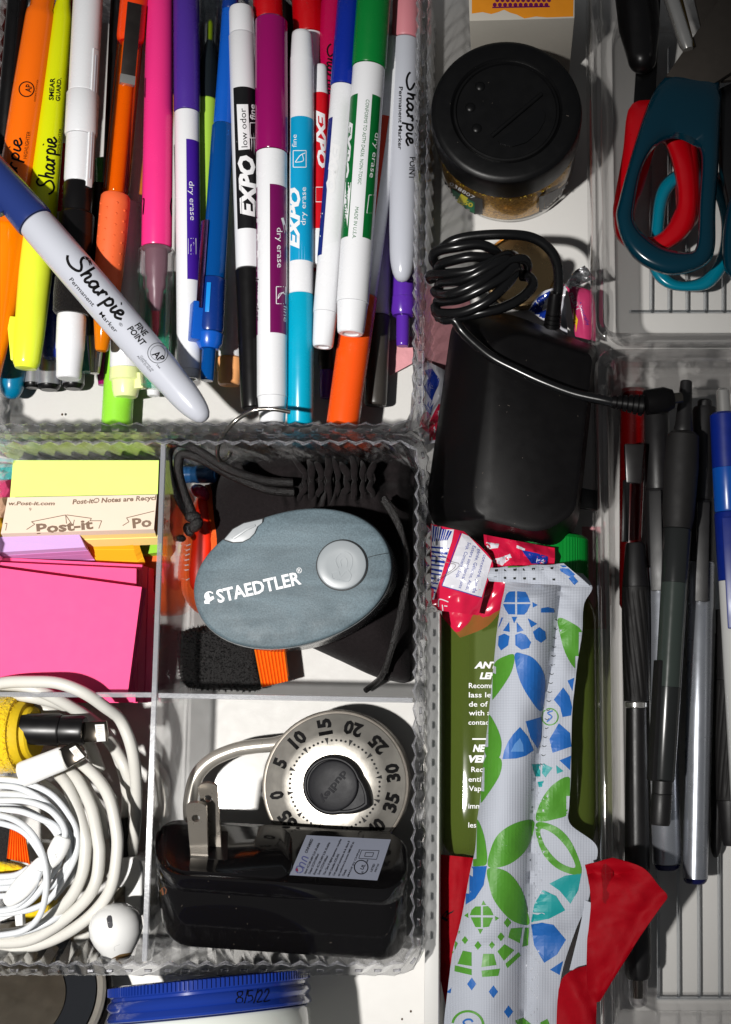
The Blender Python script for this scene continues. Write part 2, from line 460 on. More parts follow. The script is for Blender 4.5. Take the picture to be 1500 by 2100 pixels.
# marker organiser
xl, xr = P(-75, 500, 50).x, P(851, 500, 50).x; yb, yt = P(400, 868, 50).y, P(400, -90, 50).y
t = thing('marker_organiser', 'clear ridged plastic organiser holding the heap of markers', 'organiser', (xr, yb, 0), 'clear ridged organisers')
ridged_box(t, xl, xr, yb, yt, 0.050, 0.0022, 0.0040, 0.006, 0.0064, 0.0007, -0.011)
box_floor(t, xl - 0.003, xr + 0.003, yb - 0.003, yt + 0.003, 0.0006, 0.0021, M_clearfloor)
# divided organiser
xl2, xr2 = P(-75, 1400, 50).x, P(850, 1400, 50).x; yb2, yt2 = P(400, 1976, 50).y, P(400, 908, 50).y
t = thing('divided_organiser', 'clear ridged plastic organiser with dividers around sticky notes and padlock', 'organiser', (xr2, yb2, 0), 'clear ridged organisers')
ridged_box(t, xl2, xr2, yb2, yt2, 0.050, 0.0022, 0.0038, 0.006, 0.0064, 0.0007, -0.011)
box_floor(t, xl2 - 0.003, xr2 + 0.003, yb2 - 0.003, yt2 + 0.003, 0.0006, 0.0021, M_clearfloor)
divider(t, (335, 909), (296, 1972), 48.5, 2.2, 0.0018)
divider(t, (-70, 1424), (311, 1425), 47.5, 2.2, 0.0017)
divider(t, (325, 1426), (846, 1436), 47.5, 2.2, 0.0017)

def tray(name, label, xl, xr, yb, yt, zt, draft, ribs):
    t = thing(name, label, 'tray', (xl, yb, 0), 'clear smooth drawer trays')
    th = 0.0042; r = 0.007
    def ring(ins, z, rr): return rrect(xl + ins, xr - ins, yb + ins, yt - ins, max(rr, 0.0015), z)
    prof = [(0.0062, 0.0006, r), (0.001, 0.010, r), (0.0002, zt - 0.002, r), (0.0008, zt - 0.0004, r), (0.0016, zt, r), (th - 0.001, zt, r), (th, zt - 0.0008, r - 0.002), (th + 0.0004, zt - 0.004, r - 0.002),
            (th + draft * 0.35, 0.020, r), (th + draft * 0.6, 0.010, r), (th + draft * 0.72, 0.006, r), (th + draft, 0.0032, r)]
    bm = bmesh.new(); gs = [[bm.verts.new(p) for p in ring(*q)] for q in prof]; n = len(gs[0])
    for a, b in zip(gs, gs[1:]):
        for k in range(n): bm.faces.new((a[k], a[(k + 1) % n], b[(k + 1) % n], b[k]))
    obj('tray_wall', bm, M_tray, t, smooth=50)
    i = th + draft
    box_floor(t, xl + i - .0005, xr - i + .0005, yb + i - .0005, yt - i + .0005, 0.0008, 0.0030, M_clearfloor, 0.007)
    for (a, b, wd) in ribs:
        A, B = P(*a, 3.0), P(*b, 3.0); d = (B - A).normalized(); nn = Vector((-d.y, d.x, 0)) * wd / 2; z = Vector((0, 0, 0.0009))
        bm = bmesh.new(); add_hex(bm, [A + nn * .5 + z, B + nn * .5 + z, B - nn * .5 + z, A - nn * .5 + z], [A + nn, B + nn, B - nn, A - nn])
        obj('floor_rib', bm, M_rib, t, smooth=0)
    return t
M_rib = clear('clear_rib_plastic', (0.9, 0.92, 0.94), refr=0.7, ior=1.45, rough=0.03)
txl = P(1213, 400, 48).x
ribsA = [((x, 100), (x, 637), 0.0012) for x in (1335, 1372, 1409, 1446, 1483)] + [((1290, 639), (1520, 639), 0.0014)]
tray('scissors_tray', 'clear smooth tray holding teal and red scissors', txl, txl + 0.11, P(1300, 704, 48).y, P(1300, -120, 48).y, 0.048, 0.0085, ribsA)
txl = P(1222, 800, 48).x
ribsB = [((x, 900), (x + 6, 2046), 0.0012) for x in (1345, 1386, 1428, 1470)] + [((1345, 2048), (1530, 2048), 0.0014)]
tray('pen_tray', 'clear smooth tray holding ballpoint pens', txl, txl + 0.11, P(1300, 2180, 48).y, P(1300, 712, 48).y, 0.048, 0.0085, ribsB)
# ------------------------------------------------------------------ writing tools
def plastic(name, c, rough=0.26, **k): return mat(name, c, rough=rough, **k)
M_white = plastic('white_plastic', (236, 237, 240), var=0.02)
M_black = plastic('black_plastic', (15, 14, 15), rough=0.3, spec=0.35)
M_ink = mat('black_ink', (12, 11, 12), rough=0.5, spec=0.15)
M_wink = mat('white_ink', (240, 240, 242), rough=0.4)
M_steel = mat('bright_steel', (206, 204, 200), rough=0.2, metal=0.75, var=0.06)
M_dsteel = mat('dull_steel', (112, 106, 98), rough=0.2, metal=1.0, var=0.1)
M_chr = mat('dark_chrome', (140, 136, 130), rough=0.15, metal=0.9)
M_tip = mat('plug_tip_metal', (118, 110, 100), rough=0.11, metal=1.0, var=.2, scale=300)
M_cap = clear('clear_cap_plastic', (0.93, 0.92, 0.93), refr=0.35, ior=1.4, rough=0.06)

class Tool:
    """a turned thing lying along the axis A-B (photo pixel x, y and height z in mm); widths and stations in photo pixels"""
    def __init__(s, name, label, cat, group, A, B):
        s.A, s.B = A, B; s.a, s.b = P(*A), P(*B); s.D = (s.b - s.a).normalized()
        s.key = 1 if abs(B[1] - A[1]) >= abs(B[0] - A[0]) else 0
        s.o = thing(name, label, cat, (s.a.x, s.a.y, 0), group); s.parts = []
        s.r, s.u = frame(s.D)
    def at(s, y):
        t = (y - s.A[s.key]) / (s.B[s.key] - s.A[s.key])
        q = [s.A[i] + (s.B[i] - s.A[i]) * t for i in range(3)]
        p = P(*q); d = (p - s.a).dot(s.D)
        return d, pxm(s.a + s.D * d)
    def seg(s, part, m, prof, n=28, closed=True, smooth=35, squash=1.0, surf=True, off=(0, 0), parent=None):
        pr = []
        for y, wd in prof:
            d, k = s.at(y); pr.append((d, wd * 0.5 * k))
        if pr[0][0] > pr[-1][0]: pr.reverse()
        bm = bmesh.new(); k = s.at(prof[0][0])[1]
        add_lathe(bm, s.a + s.r * off[0] * k + s.u * off[1] * k, s.D, pr, n, squash, closed)
        o = obj(part, bm, m, parent or s.o, smooth)
        if surf: s.parts.append(o)
        return o
    def band(s, m, y0, y1, p0, p1, w0, w1=None, name='label_band', lift=0.05, nu=10, nv=4):
        """print on the barrel between stations y0..y1 and angles p0..p1 (0 faces up, + towards the right)"""
        w1 = w1 or w0; bm = bmesh.new(); g = []
        for j in range(nv + 1):
            y = y0 + (y1 - y0) * j / nv; d, k = s.at(y); rad = (w0 + (w1 - w0) * j / nv) * 0.5 * k + lift * 0.001; row = []
            for i in range(nu + 1):
                a = R(p0 + (p1 - p0) * i / nu)
                row.append(bm.verts.new(s.a + s.D * d + (s.r * math.sin(a) + s.u * math.cos(a)) * rad))
            g.append(row)
        for a, b in zip(g, g[1:]):
            for i in range(nu): bm.faces.new((a[i], a[i + 1], b[i + 1], b[i]))
        o = obj(name, bm, m, s.o, smooth=60); return o
    def bar(s, part, m, y0, y1, wpx, lo, hi, ang=0, w1=None, bev=0.25, x=0, parent=None, hi1=None, lo1=None):
        """flat bar along the barrel (a clip), from lo to hi mm above the axis, turned by ang degrees round it"""
        a = R(ang); n = s.r * math.sin(a) + s.u * math.cos(a); tt = s.r * math.cos(a) - s.u * math.sin(a)
        q = []
        for y, wd, l, h in ((y0, wpx, lo, hi), (y1, w1 or wpx, lo if lo1 is None else lo1, hi if hi1 is None else hi1)):
            d, k = s.at(y); c = s.a + s.D * d + tt * x * k
            q.append([c + n * h * .001 - tt * wd * k / 2, c + n * h * .001 + tt * wd * k / 2, c + n * l * .001 + tt * wd * k / 2, c + n * l * .001 - tt * wd * k / 2])
        bm = bmesh.new(); add_hex(bm, *q)
        if bev: bevel(bm, bev * 0.001, 2)
        return obj(part, bm, m, parent or s.o, smooth=40)
    def surf(s): return Surf(s.parts)
def ro(y0, y1, w, k=5, p=1.0):
    """rounded end: from full width w at y0 to nothing at y1"""
    return [(y0 + (y1 - y0) * math.sin(math.pi / 2 * i / k), w * max(0.02, math.cos(math.pi / 2 * i / k)) ** p) for i in range(k + 1)]
def endcap(y, w, d=6):
    """flat end with a small round edge, the end at station y, d pixels of rounding (signed)"""
    return [(y - d, w), (y - d * .35, w * .96), (y, w * .86), (y, w * .5)]
SCRIPT = [[(-.45, .25), (-.3, .06), (0.0, -.06), (.35, 0.02), (.52, .2), (.42, .42), (.2, .6), (.14, .85), (.38, 1.02), (.66, .9)],
          [(.86, .98), (.72, .0)], [(.75, .22), (.9, .5), (1.04, .46), (1.0, .1), (1.1, .0), (1.24, .14)],
          [(1.64, .42), (1.46, .5), (1.28, .28), (1.36, .03), (1.54, .12), (1.68, .48)], [(1.68, .48), (1.64, .1), (1.76, .0), (1.92, .2)],
          [(1.97, .52), (1.98, .0)], [(1.98, .26), (2.12, .5), (2.28, .44)],
          [(2.48, .52), (2.36, -.42)], [(2.42, .28), (2.6, .52), (2.78, .34), (2.66, .04), (2.44, .05)],
          [(2.98, .5), (2.93, .1), (3.03, .0), (3.18, .16)], [(3.03, .74), (3.07, .8)],
          [(3.18, .2), (3.44, .32), (3.44, .5), (3.26, .46), (3.2, .16), (3.36, -.02), (3.64, .18)]]
def script_word(surf, parent, x0, y0, x1, y1, h, wd, m=None, upto=None, frm=0):
    ex = Vector((x1 - x0, y1 - y0)); Lp = ex.length; ex /= Lp; ey = Vector((ex.y, -ex.x)); k = Lp / 4.1
    ls = []
    for l in SCRIPT[frm:]:
        ls.append([tuple(Vector((x0, y0)) + ex * (a + .45) * k + ey * b * h) for a, b in l])
    return strokes('script_lettering', ls, wd, surf, m or M_ink, parent)
def ring_poly(cx, cy, r0, r1, n=28):
    return [[(cx + r * math.cos(2 * math.pi * a / n), cy + r * math.sin(2 * math.pi * a / n)) for r, a in ((r0, i), (r1, i), (r1, i + 1), (r0, i + 1))] for i in range(n)]
def box_lines(x0, y0, x1, y1, wd, sl=0.0):
    f = lambda x, y: (x + sl * (y - y0), y)
    p = [f(x0, y0), f(x1, y0), f(x1, y1), f(x0, y1)]
    return [q for i in range(4) for q in stroke_polys([p[i], p[(i + 1) % 4]], wd)]
G_expo = 'dry erase markers heaped in the ridged organiser'
G_high = 'highlighters heaped in the ridged organiser'
G_pen = 'pens heaped in the ridged organiser'
G_ends = 'marker ends low in the heap'
def expo(label, A, B, cap_m, stat, wd, label_m, bands, capfirst=True, z=None):
    """stat: y of cap start, cap end, label start, label end, plug start, end"""
    t = Tool('dry_erase_marker', label, 'marker', G_expo, A, B)
    c0, c1, l0, l1, p0, e = stat; d = 1 if e > c1 else -1
    t.seg('cap', cap_m, [(c0 - 2 * d, wd * .5)] + [(c0, wd * .92), (c0 + 4 * d, wd * 1.02), (c1 - 3 * d, wd * 1.04), (c1, wd * 1.0)])
    t.seg('barrel', M_white, [(c1 + .5 * d, wd * .9), (c1 + 2 * d, wd * .98), (p0, wd * .97)])
    t.seg('end_plug', M_white, [(p0 + .5 * d, wd * .93), (p0 + 2 * d, wd * .93), (e - 8 * d, wd * .82), (e - 2 * d, wd * .78), (e, wd * .7), (e, wd * .5), (e - 3 * d, wd * .45), (e - 3 * d, wd * .1)])
    for a, b in bands: t.band(label_m, l0, l1, a, b, wd * .975)
    return t

# --- foreground permanent marker
M_navy = plastic('navy_cap_plastic', (38, 56, 118), rough=0.2)
M_grey = plastic('pale_grey_barrel', (196, 199, 209), rough=0.22, var=0.02)
t = Tool('permanent_marker', 'pale grey permanent marker with navy cap lying diagonally on top of the heap', 'marker', None, (-60, 302, 49), (428, 868, 44))
# stations by image y
t.seg('cap', M_navy, [(268, 40), (275, 58), (300, 68), (440, 79), (452, 80), (456, 78)])
t.seg('barrel', M_grey, [(457, 68), (459, 73), (470, 75), (560, 77), (650, 76), (700, 74), (760, 70)] + ro(790, 862, 64, 7, 0.75))
t.bar('clip', M_navy, 300, 420, 20, 5.5, 8.6, ang=-68)
s = t.surf()
script_word(s, t.o, 133, 529, 246, 659, 34, lambda k: 5.6)
lettering([('Permanent', 142, 574, 190, 629, 9), ('Marker', 203, 644, 237, 683, 9)], s, M_ink, t.o, bold=0.006)
lettering([('FINE', 276, 668, 296, 691, 13), ('POINT', 261, 675, 292, 711, 13)], s, M_ink, t.o, shear=0.15, bold=0.03)
lettering([('®', 243, 664, 249, 671, 6), ('™', 318, 750, 325, 758, 6), ('Conforms to', 288, 731, 314, 761, 4.5), ('ASTM D-4236', 281, 731, 309, 763, 4.5)], s, M_ink, t.o, step=3)
lettering([('AP', 311, 727, 330, 744, 15)], s, M_ink, t.o, shear=0.2, bold=0.02)
patch('seal_ring', ring_poly(324, 724, 20, 21.2) + ring_poly(324, 724, 14.5, 15.3), s, M_ink, t.o, step=0)

# --- orange and yellow highlighters
M_or = plastic('fluorescent_orange', (255, 112, 8), rough=0.22, gain=1.0)
M_or2 = plastic('fluorescent_orange_cap', (255, 128, 0), rough=0.16, gain=1.0)
M_ye = plastic('fluorescent_yellow', (214, 222, 10), rough=0.22, gain=1.0)
M_ye2 = plastic('fluorescent_yellow_cap', (226, 240, 60), rough=0.18, gain=1.0)
t = Tool('highlighter', 'orange highlighter at the left end of the heap, under the navy cap', 'highlighter', G_high, (97, -60, 33), (-28, 800, 30))
t.seg('barrel', M_or, [(-60, 44), (20, 46), (27, 56), (40, 58), (200, 66), (440, 70), (466, 66)])
t.seg('cap', M_or2, [(466, 74), (470, 78), (474, 77), (620, 70), (700, 60), (770, 48), (772, 42)])
s = t.surf(); script_word(s, t.o, 22, 436, 46, 283, 29, lambda k: 4)
lettering([('HIGHLIGHTER', 55, 326, 63, 270, 8)], s, M_ink, t.o)
patch('seal_ring', ring_poly(55, 183, 14, 16.4) , s, M_ink, t.o, step=0)
lettering([('AP', 64, 190, 66, 174, 13)], s, M_ink, t.o, bold=0.02)
lettering([('CONFORMS TO ASTM D-4236', 73, 209, 79, 164, 3.5)], s, M_ink, t.o)
t = Tool('highlighter', 'yellow highlighter lying beside the orange one', 'highlighter', G_high, (137, -60, 30), (52, 770, 29))
t.seg('barrel', M_ye, [(-60, 26), (5, 28), (25, 36), (40, 42), (120, 46), (300, 54), (470, 62), (490, 60)])
t.seg('cap', M_ye2, [(490, 64), (494, 66), (560, 66), (690, 60), (742, 54), (748, 50), (756, 42), (758, 20)])
t.bar('clip', M_ye2, 655, 742, 22, 2.5, 8.6, ang=-80, w1=14, hi1=5.6)
s = t.surf(); script_word(s, t.o, 108, 399, 116, 281, 33, lambda k: 4.2)
lettering([('HIGHLIGHTER', 121, 318, 126, 264, 5)], s, M_ink, t.o)
lettering([('SMEAR', 110, 206, 113, 160, 10), ('GUARD.', 123, 208, 126, 160, 9)], s, M_ink, t.o, bold=0.03)

# --- crimson marker beneath, white marker with felt eraser
M_crim = plastic('crimson_plastic', (196, 14, 52))
t = expo('crimson capped dry erase marker half hidden beside the yellow highlighter', (160, -60, 19), (126, 470, 19), M_crim, (-60, 240, 303, 442, 450, 470), 46, M_crim, [(-80, 20)])
lettering([('dry erase', 129, 378, 126, 440, 9)], t.surf(), M_wink, t.o)
M_felt = mat('black_felt', (26, 24, 24), rough=1.0, spec=0.1, bump=1.0, bscale=1400, bdist=0.0006, var=0.4, scale=900, sheen=0.2)
t = Tool('eraser_marker', 'white marker with black felt eraser collar and white end', 'marker', G_expo, (184, -60, 34), (141, 778, 31))
t.seg('cap', M_white, [(-60, 58), (190, 59), (191, 57), (192, 56)])
t.seg('collar', M_white, [(192.5, 60), (196, 65), (276, 65), (280, 62)])
t.seg('barrel', M_white, [(281, 58), (370, 58), (376, 54)])
t.seg('sleeve', M_black, [(377, 54), (380, 58), (436, 58), (440, 66), (443, 70), (560, 66), (568, 62)])
t.seg('felt_eraser', M_felt, [(569, 60), (572, 72), (600, 76), (640, 74), (646, 64)], n=36)
t.seg('end_plug', M_white, [(647, 56), (655, 58), (716, 57), (718, 55), (760, 50)] + endcap(777, 50, 6))
t.bar('clip', M_white, 108, 388, 14, 3.4, 6.0, ang=62, bev=0.2)
t.bar('clip_line', M_grey, 120, 372, 2.5, 5.9, 6.15, ang=62, bev=0)

# --- amber mechanical pencil
M_amb = clear('amber_plastic', (0.98, 0.5, 0.06), refr=0.15, ior=1.3, rough=0.05)
M_amb2 = mat('amber_cone_plastic', (255, 140, 12), rough=0.1, trans=0.35, ior=1.3, gain=1.0)
M_core = plastic('yellow_core', (240, 176, 20), gain=1.0)
M_red_or = plastic('orange_red_plastic', (240, 68, 12), gain=1.0)
M_grip = mat('orange_rubber', (240, 104, 54), rough=0.5, gain=1.0)
M_bar = mat('brushed_clip_metal', (96, 88, 84), rough=0.38, metal=1.0)
t = Tool('mechanical_pencil', 'amber mechanical pencil with orange dimpled grip and metal clip', 'pencil', G_pen, (281, -60, 33), (207, 735, 30))
t.seg('top_collar', M_red_or, [(-60, 54), (76, 55), (84, 52), (90, 40)])
t.seg('inner_tube', M_core, [(84, 30), (398, 30)], n=16, surf=False)
t.seg('barrel', M_amb, [(91, 51), (395, 52), (400, 46)])
t.seg('grip', M_grip, [(401, 52), (405, 58), (420, 60), (560, 58), (620, 52), (642, 47)])
t.seg('tip_cone', M_amb2, [(643, 46), (650, 44), (716, 26), (720, 20)])
t.bar('clip', M_bar, 22, 184, 28, 5.6, 6.6, ang=22, bev=0.15)
t.bar('clip_foot', M_steel, 168, 186, 30, 4.4, 6.9, ang=22, bev=0.3)
bm = bmesh.new()
for i in range(9):
    for j, an in enumerate((-50, -12, 26, 60)):
        d, k = t.at(425 + i * 22 + (11 if j % 2 else 0)); a = R(an)
        c = t.a + t.D * d + (t.r * math.sin(a) + t.u * math.cos(a)) * (29 * k * (1 - i * .012))
        bmesh.ops.create_icosphere(bm, subdivisions=1, radius=3.2 * k, matrix=Matrix.Translation(c))
obj('grip_bumps', bm, M_grip, t.o)

# --- pink highlighter with clear cap
M_pk = plastic('fluorescent_pink', (236, 50, 130), rough=0.25, gain=1.0)
M_pkt = plastic('pink_felt_tip', (245, 80, 100), gain=1.0)
M_smoke = plastic('smoky_holder', (150, 112, 124), rough=0.3)
t = Tool('highlighter', 'pink highlighter with a see-through cap showing its tip', 'highlighter', G_high, (329, -60, 29), (318, 800, 27))
t.seg('barrel', M_pk, [(-60, 53), (300, 59), (504, 61), (508, 58)])
t.seg('tip_holder', M_smoke, [(509, 56), (512, 60), (516, 46), (560, 44), (568, 38), (590, 38), (596, 30), (622, 24), (640, 16)], surf=False)
t.seg('felt_tip', M_pkt, [(640, 15), (672, 14), (690, 9), (694, 4)], surf=False, n=12)
t.seg('cap', M_cap, [(511, 66), (514, 71), (520, 72), (590, 70), (596, 67), (620, 67), (760, 62), (790, 56), (796, 30)])
s = t.surf()
strokes('script_lettering', [[(353, 404), (350, 425), (353, 446)], [(291, 415), (296, 408), (294, 440)], [(299, 160), (298, 200)]], 2.6, s, M_ink, t.o)

# --- purple, clear capped lime, blue pen
M_pur = plastic('purple_plastic', (76, 46, 148))
M_pur2 = plastic('purple_print', (64, 24, 150), rough=0.35)
t = expo('purple capped dry erase marker between the pink highlighter and the lime one', (382, -60, 30), (389, 790, 27), M_pur, (-60, 231, 295, 580, 760, 778), 51, M_pur2, [(8, 84)])
lettering([('dry erase', 388, 372, 391, 452, 11)], t.surf(), M_wink, t.o, shear=0.1)
patch('logo_box', box_lines(387, 489, 402, 521, 1.4) + stroke_polys([(391, 516), (398, 500), (402, 494)], 1.4) + stroke_polys([(391, 516), (392, 503), (398, 497)], 1.2), t.surf(), M_wink, t.o, step=0)
M_lime = plastic('lime_barrel', (182, 226, 82), gain=1.0)
M_lime2 = plastic('lime_felt_tip', (196, 224, 20), gain=1.0)
M_smk = clear('smoky_clear_cap', (0.62, 0.66, 0.68), refr=0.3, ior=1.35, rough=0.08)
t = Tool('highlighter', 'lime highlighter whose smoky clear cap points to the top', 'highlighter', G_high, (436, -60, 21), (403, 770, 20))
t.seg('barrel', M_lime, [(205, 38), (210, 43), (480, 38), (700, 30), (740, 26)] + endcap(758, 24, 5))
t.seg('tip_holder', mat('dark_holder', (52, 60, 66)), [(206, 42), (190, 44), (130, 38), (95, 20), (84, 12)], surf=False)
t.seg('felt_tip', M_lime2, [(84, 12), (50, 11), (44, 5)], surf=False, n=12)
t.seg('cap', M_smk, [(-60, 46), (130, 48), (134, 46), (200, 48), (206, 46)])
M_blue = plastic('blue_plastic', (12, 88, 190))
M_blue2 = mat('translucent_blue', (6, 86, 168), rough=0.12, trans=0.4, ior=1.3, gain=1.0)
M_blued = plastic('dark_blue_plastic', (10, 50, 128))
t = Tool('ballpoint_pen', 'blue clicker pen with metal clip pointing to the bottom', 'pen', G_pen, (477, -60, 29), (425, 785, 30))
t.seg('tip_cone', M_blued, [(-60, 22), (18, 34), (22, 30)])
t.seg('grip', M_blue, [(23, 32), (80, 33), (252, 38), (256, 36)])
t.seg('barrel', M_blue2, [(257, 38), (262, 44), (420, 46), (572, 48)])
t.seg('inner_tube', mat('pale_blue_core', (40, 150, 220)), [(262, 8), (572, 10)], n=10, surf=False)
t.seg('sleeve', M_blued, [(573, 48), (576, 52), (676, 54), (682, 50)])
t.seg('collar', M_blue, [(683, 50), (686, 55), (705, 52), (716, 38)])
t.seg('plunger', M_blue2, [(717, 26), (720, 29), (768, 27)] + endcap(781, 27, 6))
M_purmetal = mat('violet_metal', (110, 90, 140), rough=0.16, metal=1.0)
t.bar('clip', M_purmetal, 462, 640, 17, 5.2, 6.4, ang=-38, bev=0.2, w1=14)
t.bar('clip_bracket', M_blue, 626, 704, 30, 1.0, 7.8, ang=-60, bev=0.8)
t.bar('slot', mat('sky_blue_core', (20, 140, 225)), 588, 648, 9, 4.6, 5.25, ang=-4, bev=0.2)

# --- black on white dry erase marker, plum one, cyan one
M_plum = plastic('plum_cap_plastic', (142, 8, 92), rough=0.16)
M_plump = plastic('plum_print', (112, 8, 84), rough=0.3)
t = Tool('dry_erase_marker', 'white dry erase marker with black label, its black cap at the bottom', 'marker', G_expo, (495, 12, 31), (519, 845, 29))
t.seg('end_plug', M_white, [(17, 20), (17, 42), (19, 47), (26, 50), (70, 51), (73, 50)])
t.seg('barrel', M_white, [(74, 50), (77, 54), (300, 54), (553, 52)])
t.seg('cap', M_black, [(554, 50), (557, 55), (700, 50), (820, 48)] + endcap(838, 46, 5))
M_blab = plastic('black_print', (20, 20, 22), rough=0.3)
t.band(M_blab, 190, 477, -38, 88, 54, 52.7)
s = Surf(t.parts)
patch('label_box', [[(486, 214), (509, 214), (513, 306), (490, 308)]], s, M_wink, t.o, step=6, lift=0.09)
lettering([('low odor', 508, 302, 504, 222, 13)], s, M_ink, t.o, lift=0.13)
lettering([('fine', 523, 246, 522, 214, 10)], s, M_wink, t.o, lift=0.1, shear=0.2, bold=.02)
lettering([('EXPO', 526, 446, 520, 318, 32)], s, M_wink, t.o, lift=0.1, shear=0.25, bold=0.05)
patch('logo_box', box_lines(513, 252, 524, 283, 1.6), s, M_wink, t.o, step=0, lift=0.1)
t = expo('plum capped dry erase marker in the middle of the heap', (557, 35, 36), (559, 880, 33), M_plum, (42, 314, 389, 690, 815, 868), 64, M_plump, [(3, 78), (-90, -58)])
s = t.surf()
lettering([('dry erase', 568, 467, 569, 549, 12)], s, M_wink, t.o, lift=.1)
patch('logo_box', box_lines(567, 588, 586, 623, 1.5) + stroke_polys([(570, 613), (579, 601), (585, 604)], 1.5) + stroke_polys([(570, 613), (573, 603), (583, 599)], 1.3), s, M_wink, t.o, step=0, lift=.1)
lettering([('fine', 582, 627, 582, 660, 8)], s, M_wink, t.o, lift=.1, shear=.2)
strokes('brand_edge', [[(526, 440), (530, 452), (527, 470), (531, 486), (527, 505), (531, 520), (527, 540), (530, 556)], [(579, 447), (583, 462), (586, 478)]], 5, s, M_wink, t.o, lift=.1)
patch('label_box', [[(526, 568), (532, 568), (532, 662), (526, 662)]], s, M_wink, t.o, step=6, lift=.1)
lettering([('low odor', 526.5, 572, 526.5, 658, 5.5)], s, M_ink, t.o, lift=.14)
M_cy = plastic('cyan_cap_plastic', (0, 166, 200))
M_cyp = plastic('cyan_print', (6, 156, 204), rough=0.3)
t = expo('cyan capped dry erase marker with its cap at the bottom', (616, 876, 30), (620, 60, 31), M_cy, (872, 606, 541, 249, 124, 68), 52, M_cyp, [(-90, 50)])
s = t.surf()
lettering([('fine', 609, 302, 609, 276, 10)], s, M_wink, t.o, lift=.1)
lettering([('dry erase', 627, 462, 628, 384, 11)], s, M_wink, t.o, lift=.1)
lettering([('EXPO', 613, 510, 615, 385, 22)], s, M_wink, t.o, lift=.1, shear=.25, bold=.05)
patch('logo_box', box_lines(602, 309, 628, 343, 1.5) + stroke_polys([(606, 333), (616, 319), (626, 314)], 1.6) + stroke_polys([(606, 333), (622, 330), (620, 316)], 1.4), s, M_wink, t.o, step=0, lift=.1)

# --- red markers behind, magenta permanent marker
M_red = plastic('red_cap_plastic', (196, 4, 16))
M_redp = plastic('red_print', (206, 14, 30), rough=0.3)
t = Tool('dry_erase_marker', 'red cap peeking out above the plum cap', 'marker', G_expo, (548, -60, 25), (552, 120, 24))
t.seg('cap', M_red, [(-60, 58), (40, 60), (44, 56)]); t.seg('barrel', M_white, [(45, 54), (118, 54), (120, 40)])
t = expo('red dry erase marker lying behind the cyan one', (628, -60, 21), (660, 560, 18), M_red, (-60, 74, 190, 470, 520, 540), 62, M_redp, [(-30, 86)])
t = expo('red labelled dry erase marker squeezed right of the cyan one', (654, 560, 26), (658, 126, 26), M_white, (545, 476, 474, 196, 190, 136), 34, M_redp, [(-88, 88)])
lettering([('EXPO', 649, 226, 653, 345, 17)], t.surf(), M_wink, t.o, lift=.1, shear=.25, bold=.05)
patch('logo_box', box_lines(648, 384, 664, 414, 1.4), t.surf(), M_wink, t.o, step=0, lift=.1)
M_mag = plastic('magenta_cap_plastic', (196, 8, 78))
t = Tool('permanent_marker', 'magenta permanent marker half covered by the blue one', 'marker', G_expo, (690, -60, 22), (652, 560, 19))
t.seg('cap', M_mag, [(-60, 50), (2, 52), (4, 50)]); t.seg('barrel', M_mag, [(5, 50), (10, 55), (380, 54), (550, 50)])
script_word(t.surf(), t.o, 674, 90, 667, 196, 22, lambda k: 3.4)

# --- blue and green dry erase markers
M_bl = plastic('royal_blue_cap', (8, 40, 150))
M_blp = plastic('navy_print', (26, 36, 120), rough=0.3)
t = expo('blue capped dry erase marker leaning against the green one', (724, -60, 33), (662, 716, 32), M_bl, (-60, 179, 250, 530, 642, 712), 52, M_blp, [(-88, -32), (66, 90)])
s = t.surf()
lettering([('low odor', 654, 436, 648, 503, 9)], s, M_wink, t.o, lift=.1, bold=.03)
lettering([('EXPO', 682, 292, 669, 395, 18)], s, M_wink, t.o, lift=.1, shear=.2, bold=.05)
M_gr = plastic('green_cap_plastic', (0, 122, 48))
M_grp = plastic('green_print', (0, 104, 44), rough=0.3)
t = expo('green capped dry erase marker, the tallest one right of the middle', (771, -60, 38), (719, 690, 36), M_gr, (-60, 140, 206, 496, 622, 685), 68, M_grp, [(-88, -26), (26, 64)])
s = t.surf()
lettering([('CONFORMS TO ASTM D4236. NON-TOXIC', 751, 204, 734, 378, 7.5), ('MADE IN U.S.A.', 729, 424, 723, 489, 7.5)], s, M_grp, t.o, lift=.1, shear=.1)
lettering([('dry erase', 770, 272, 758, 364, 10)], s, M_wink, t.o, lift=.1, shear=.1)
lettering([('EXPO', 712, 246, 702, 366, 13)], s, M_wink, t.o, lift=.1, shear=.2, bold=.05)
patch('label_box', [[(709, 374), (721, 374), (713, 467), (702, 467)]], s, M_wink, t.o, step=6, lift=.1)
lettering([('low odor', 711, 378, 704, 462, 8)], s, M_grp, t.o, lift=.14)
patch('logo_box', box_lines(757, 400, 770, 437, 1.3, -0.12), s, M_wink, t.o, step=0, lift=.1)

# --- orange dry erase, grey fine marker, purple clicker, black capped one
M_o3 = plastic('orange_cap_plastic', (240, 84, 20), gain=1.0)
M_o3p = plastic('orange_red_print', (214, 52, 16), rough=0.3)
t = expo('orange capped dry erase marker with its cap near the corner', (702, 880, 22), (816, 70, 25), M_o3, (874, 608, 536, 250, 140, 84), 66, M_o3p, [(-20, 86)])
M_pink = plastic('refracted_pink_tone', (224, 140, 150), rough=0.4)  # pink part stands in for paper seen refracted through the organiser wall
t = Tool('permanent_marker', 'pale grey fine point marker against the right wall of the organiser', 'marker', None, (834, -60, 27), (825, 582, 25))
t.seg('cap', M_pink, [(-60, 54), (78, 56), (82, 52)])
t.seg('barrel', M_grey, [(83, 50), (86, 56), (300, 58), (470, 56)] + ro(500, 578, 54, 7, .7))
s = t.surf(); script_word(s, t.o, 836, 148, 834, 300, 24, lambda k: 4.4)
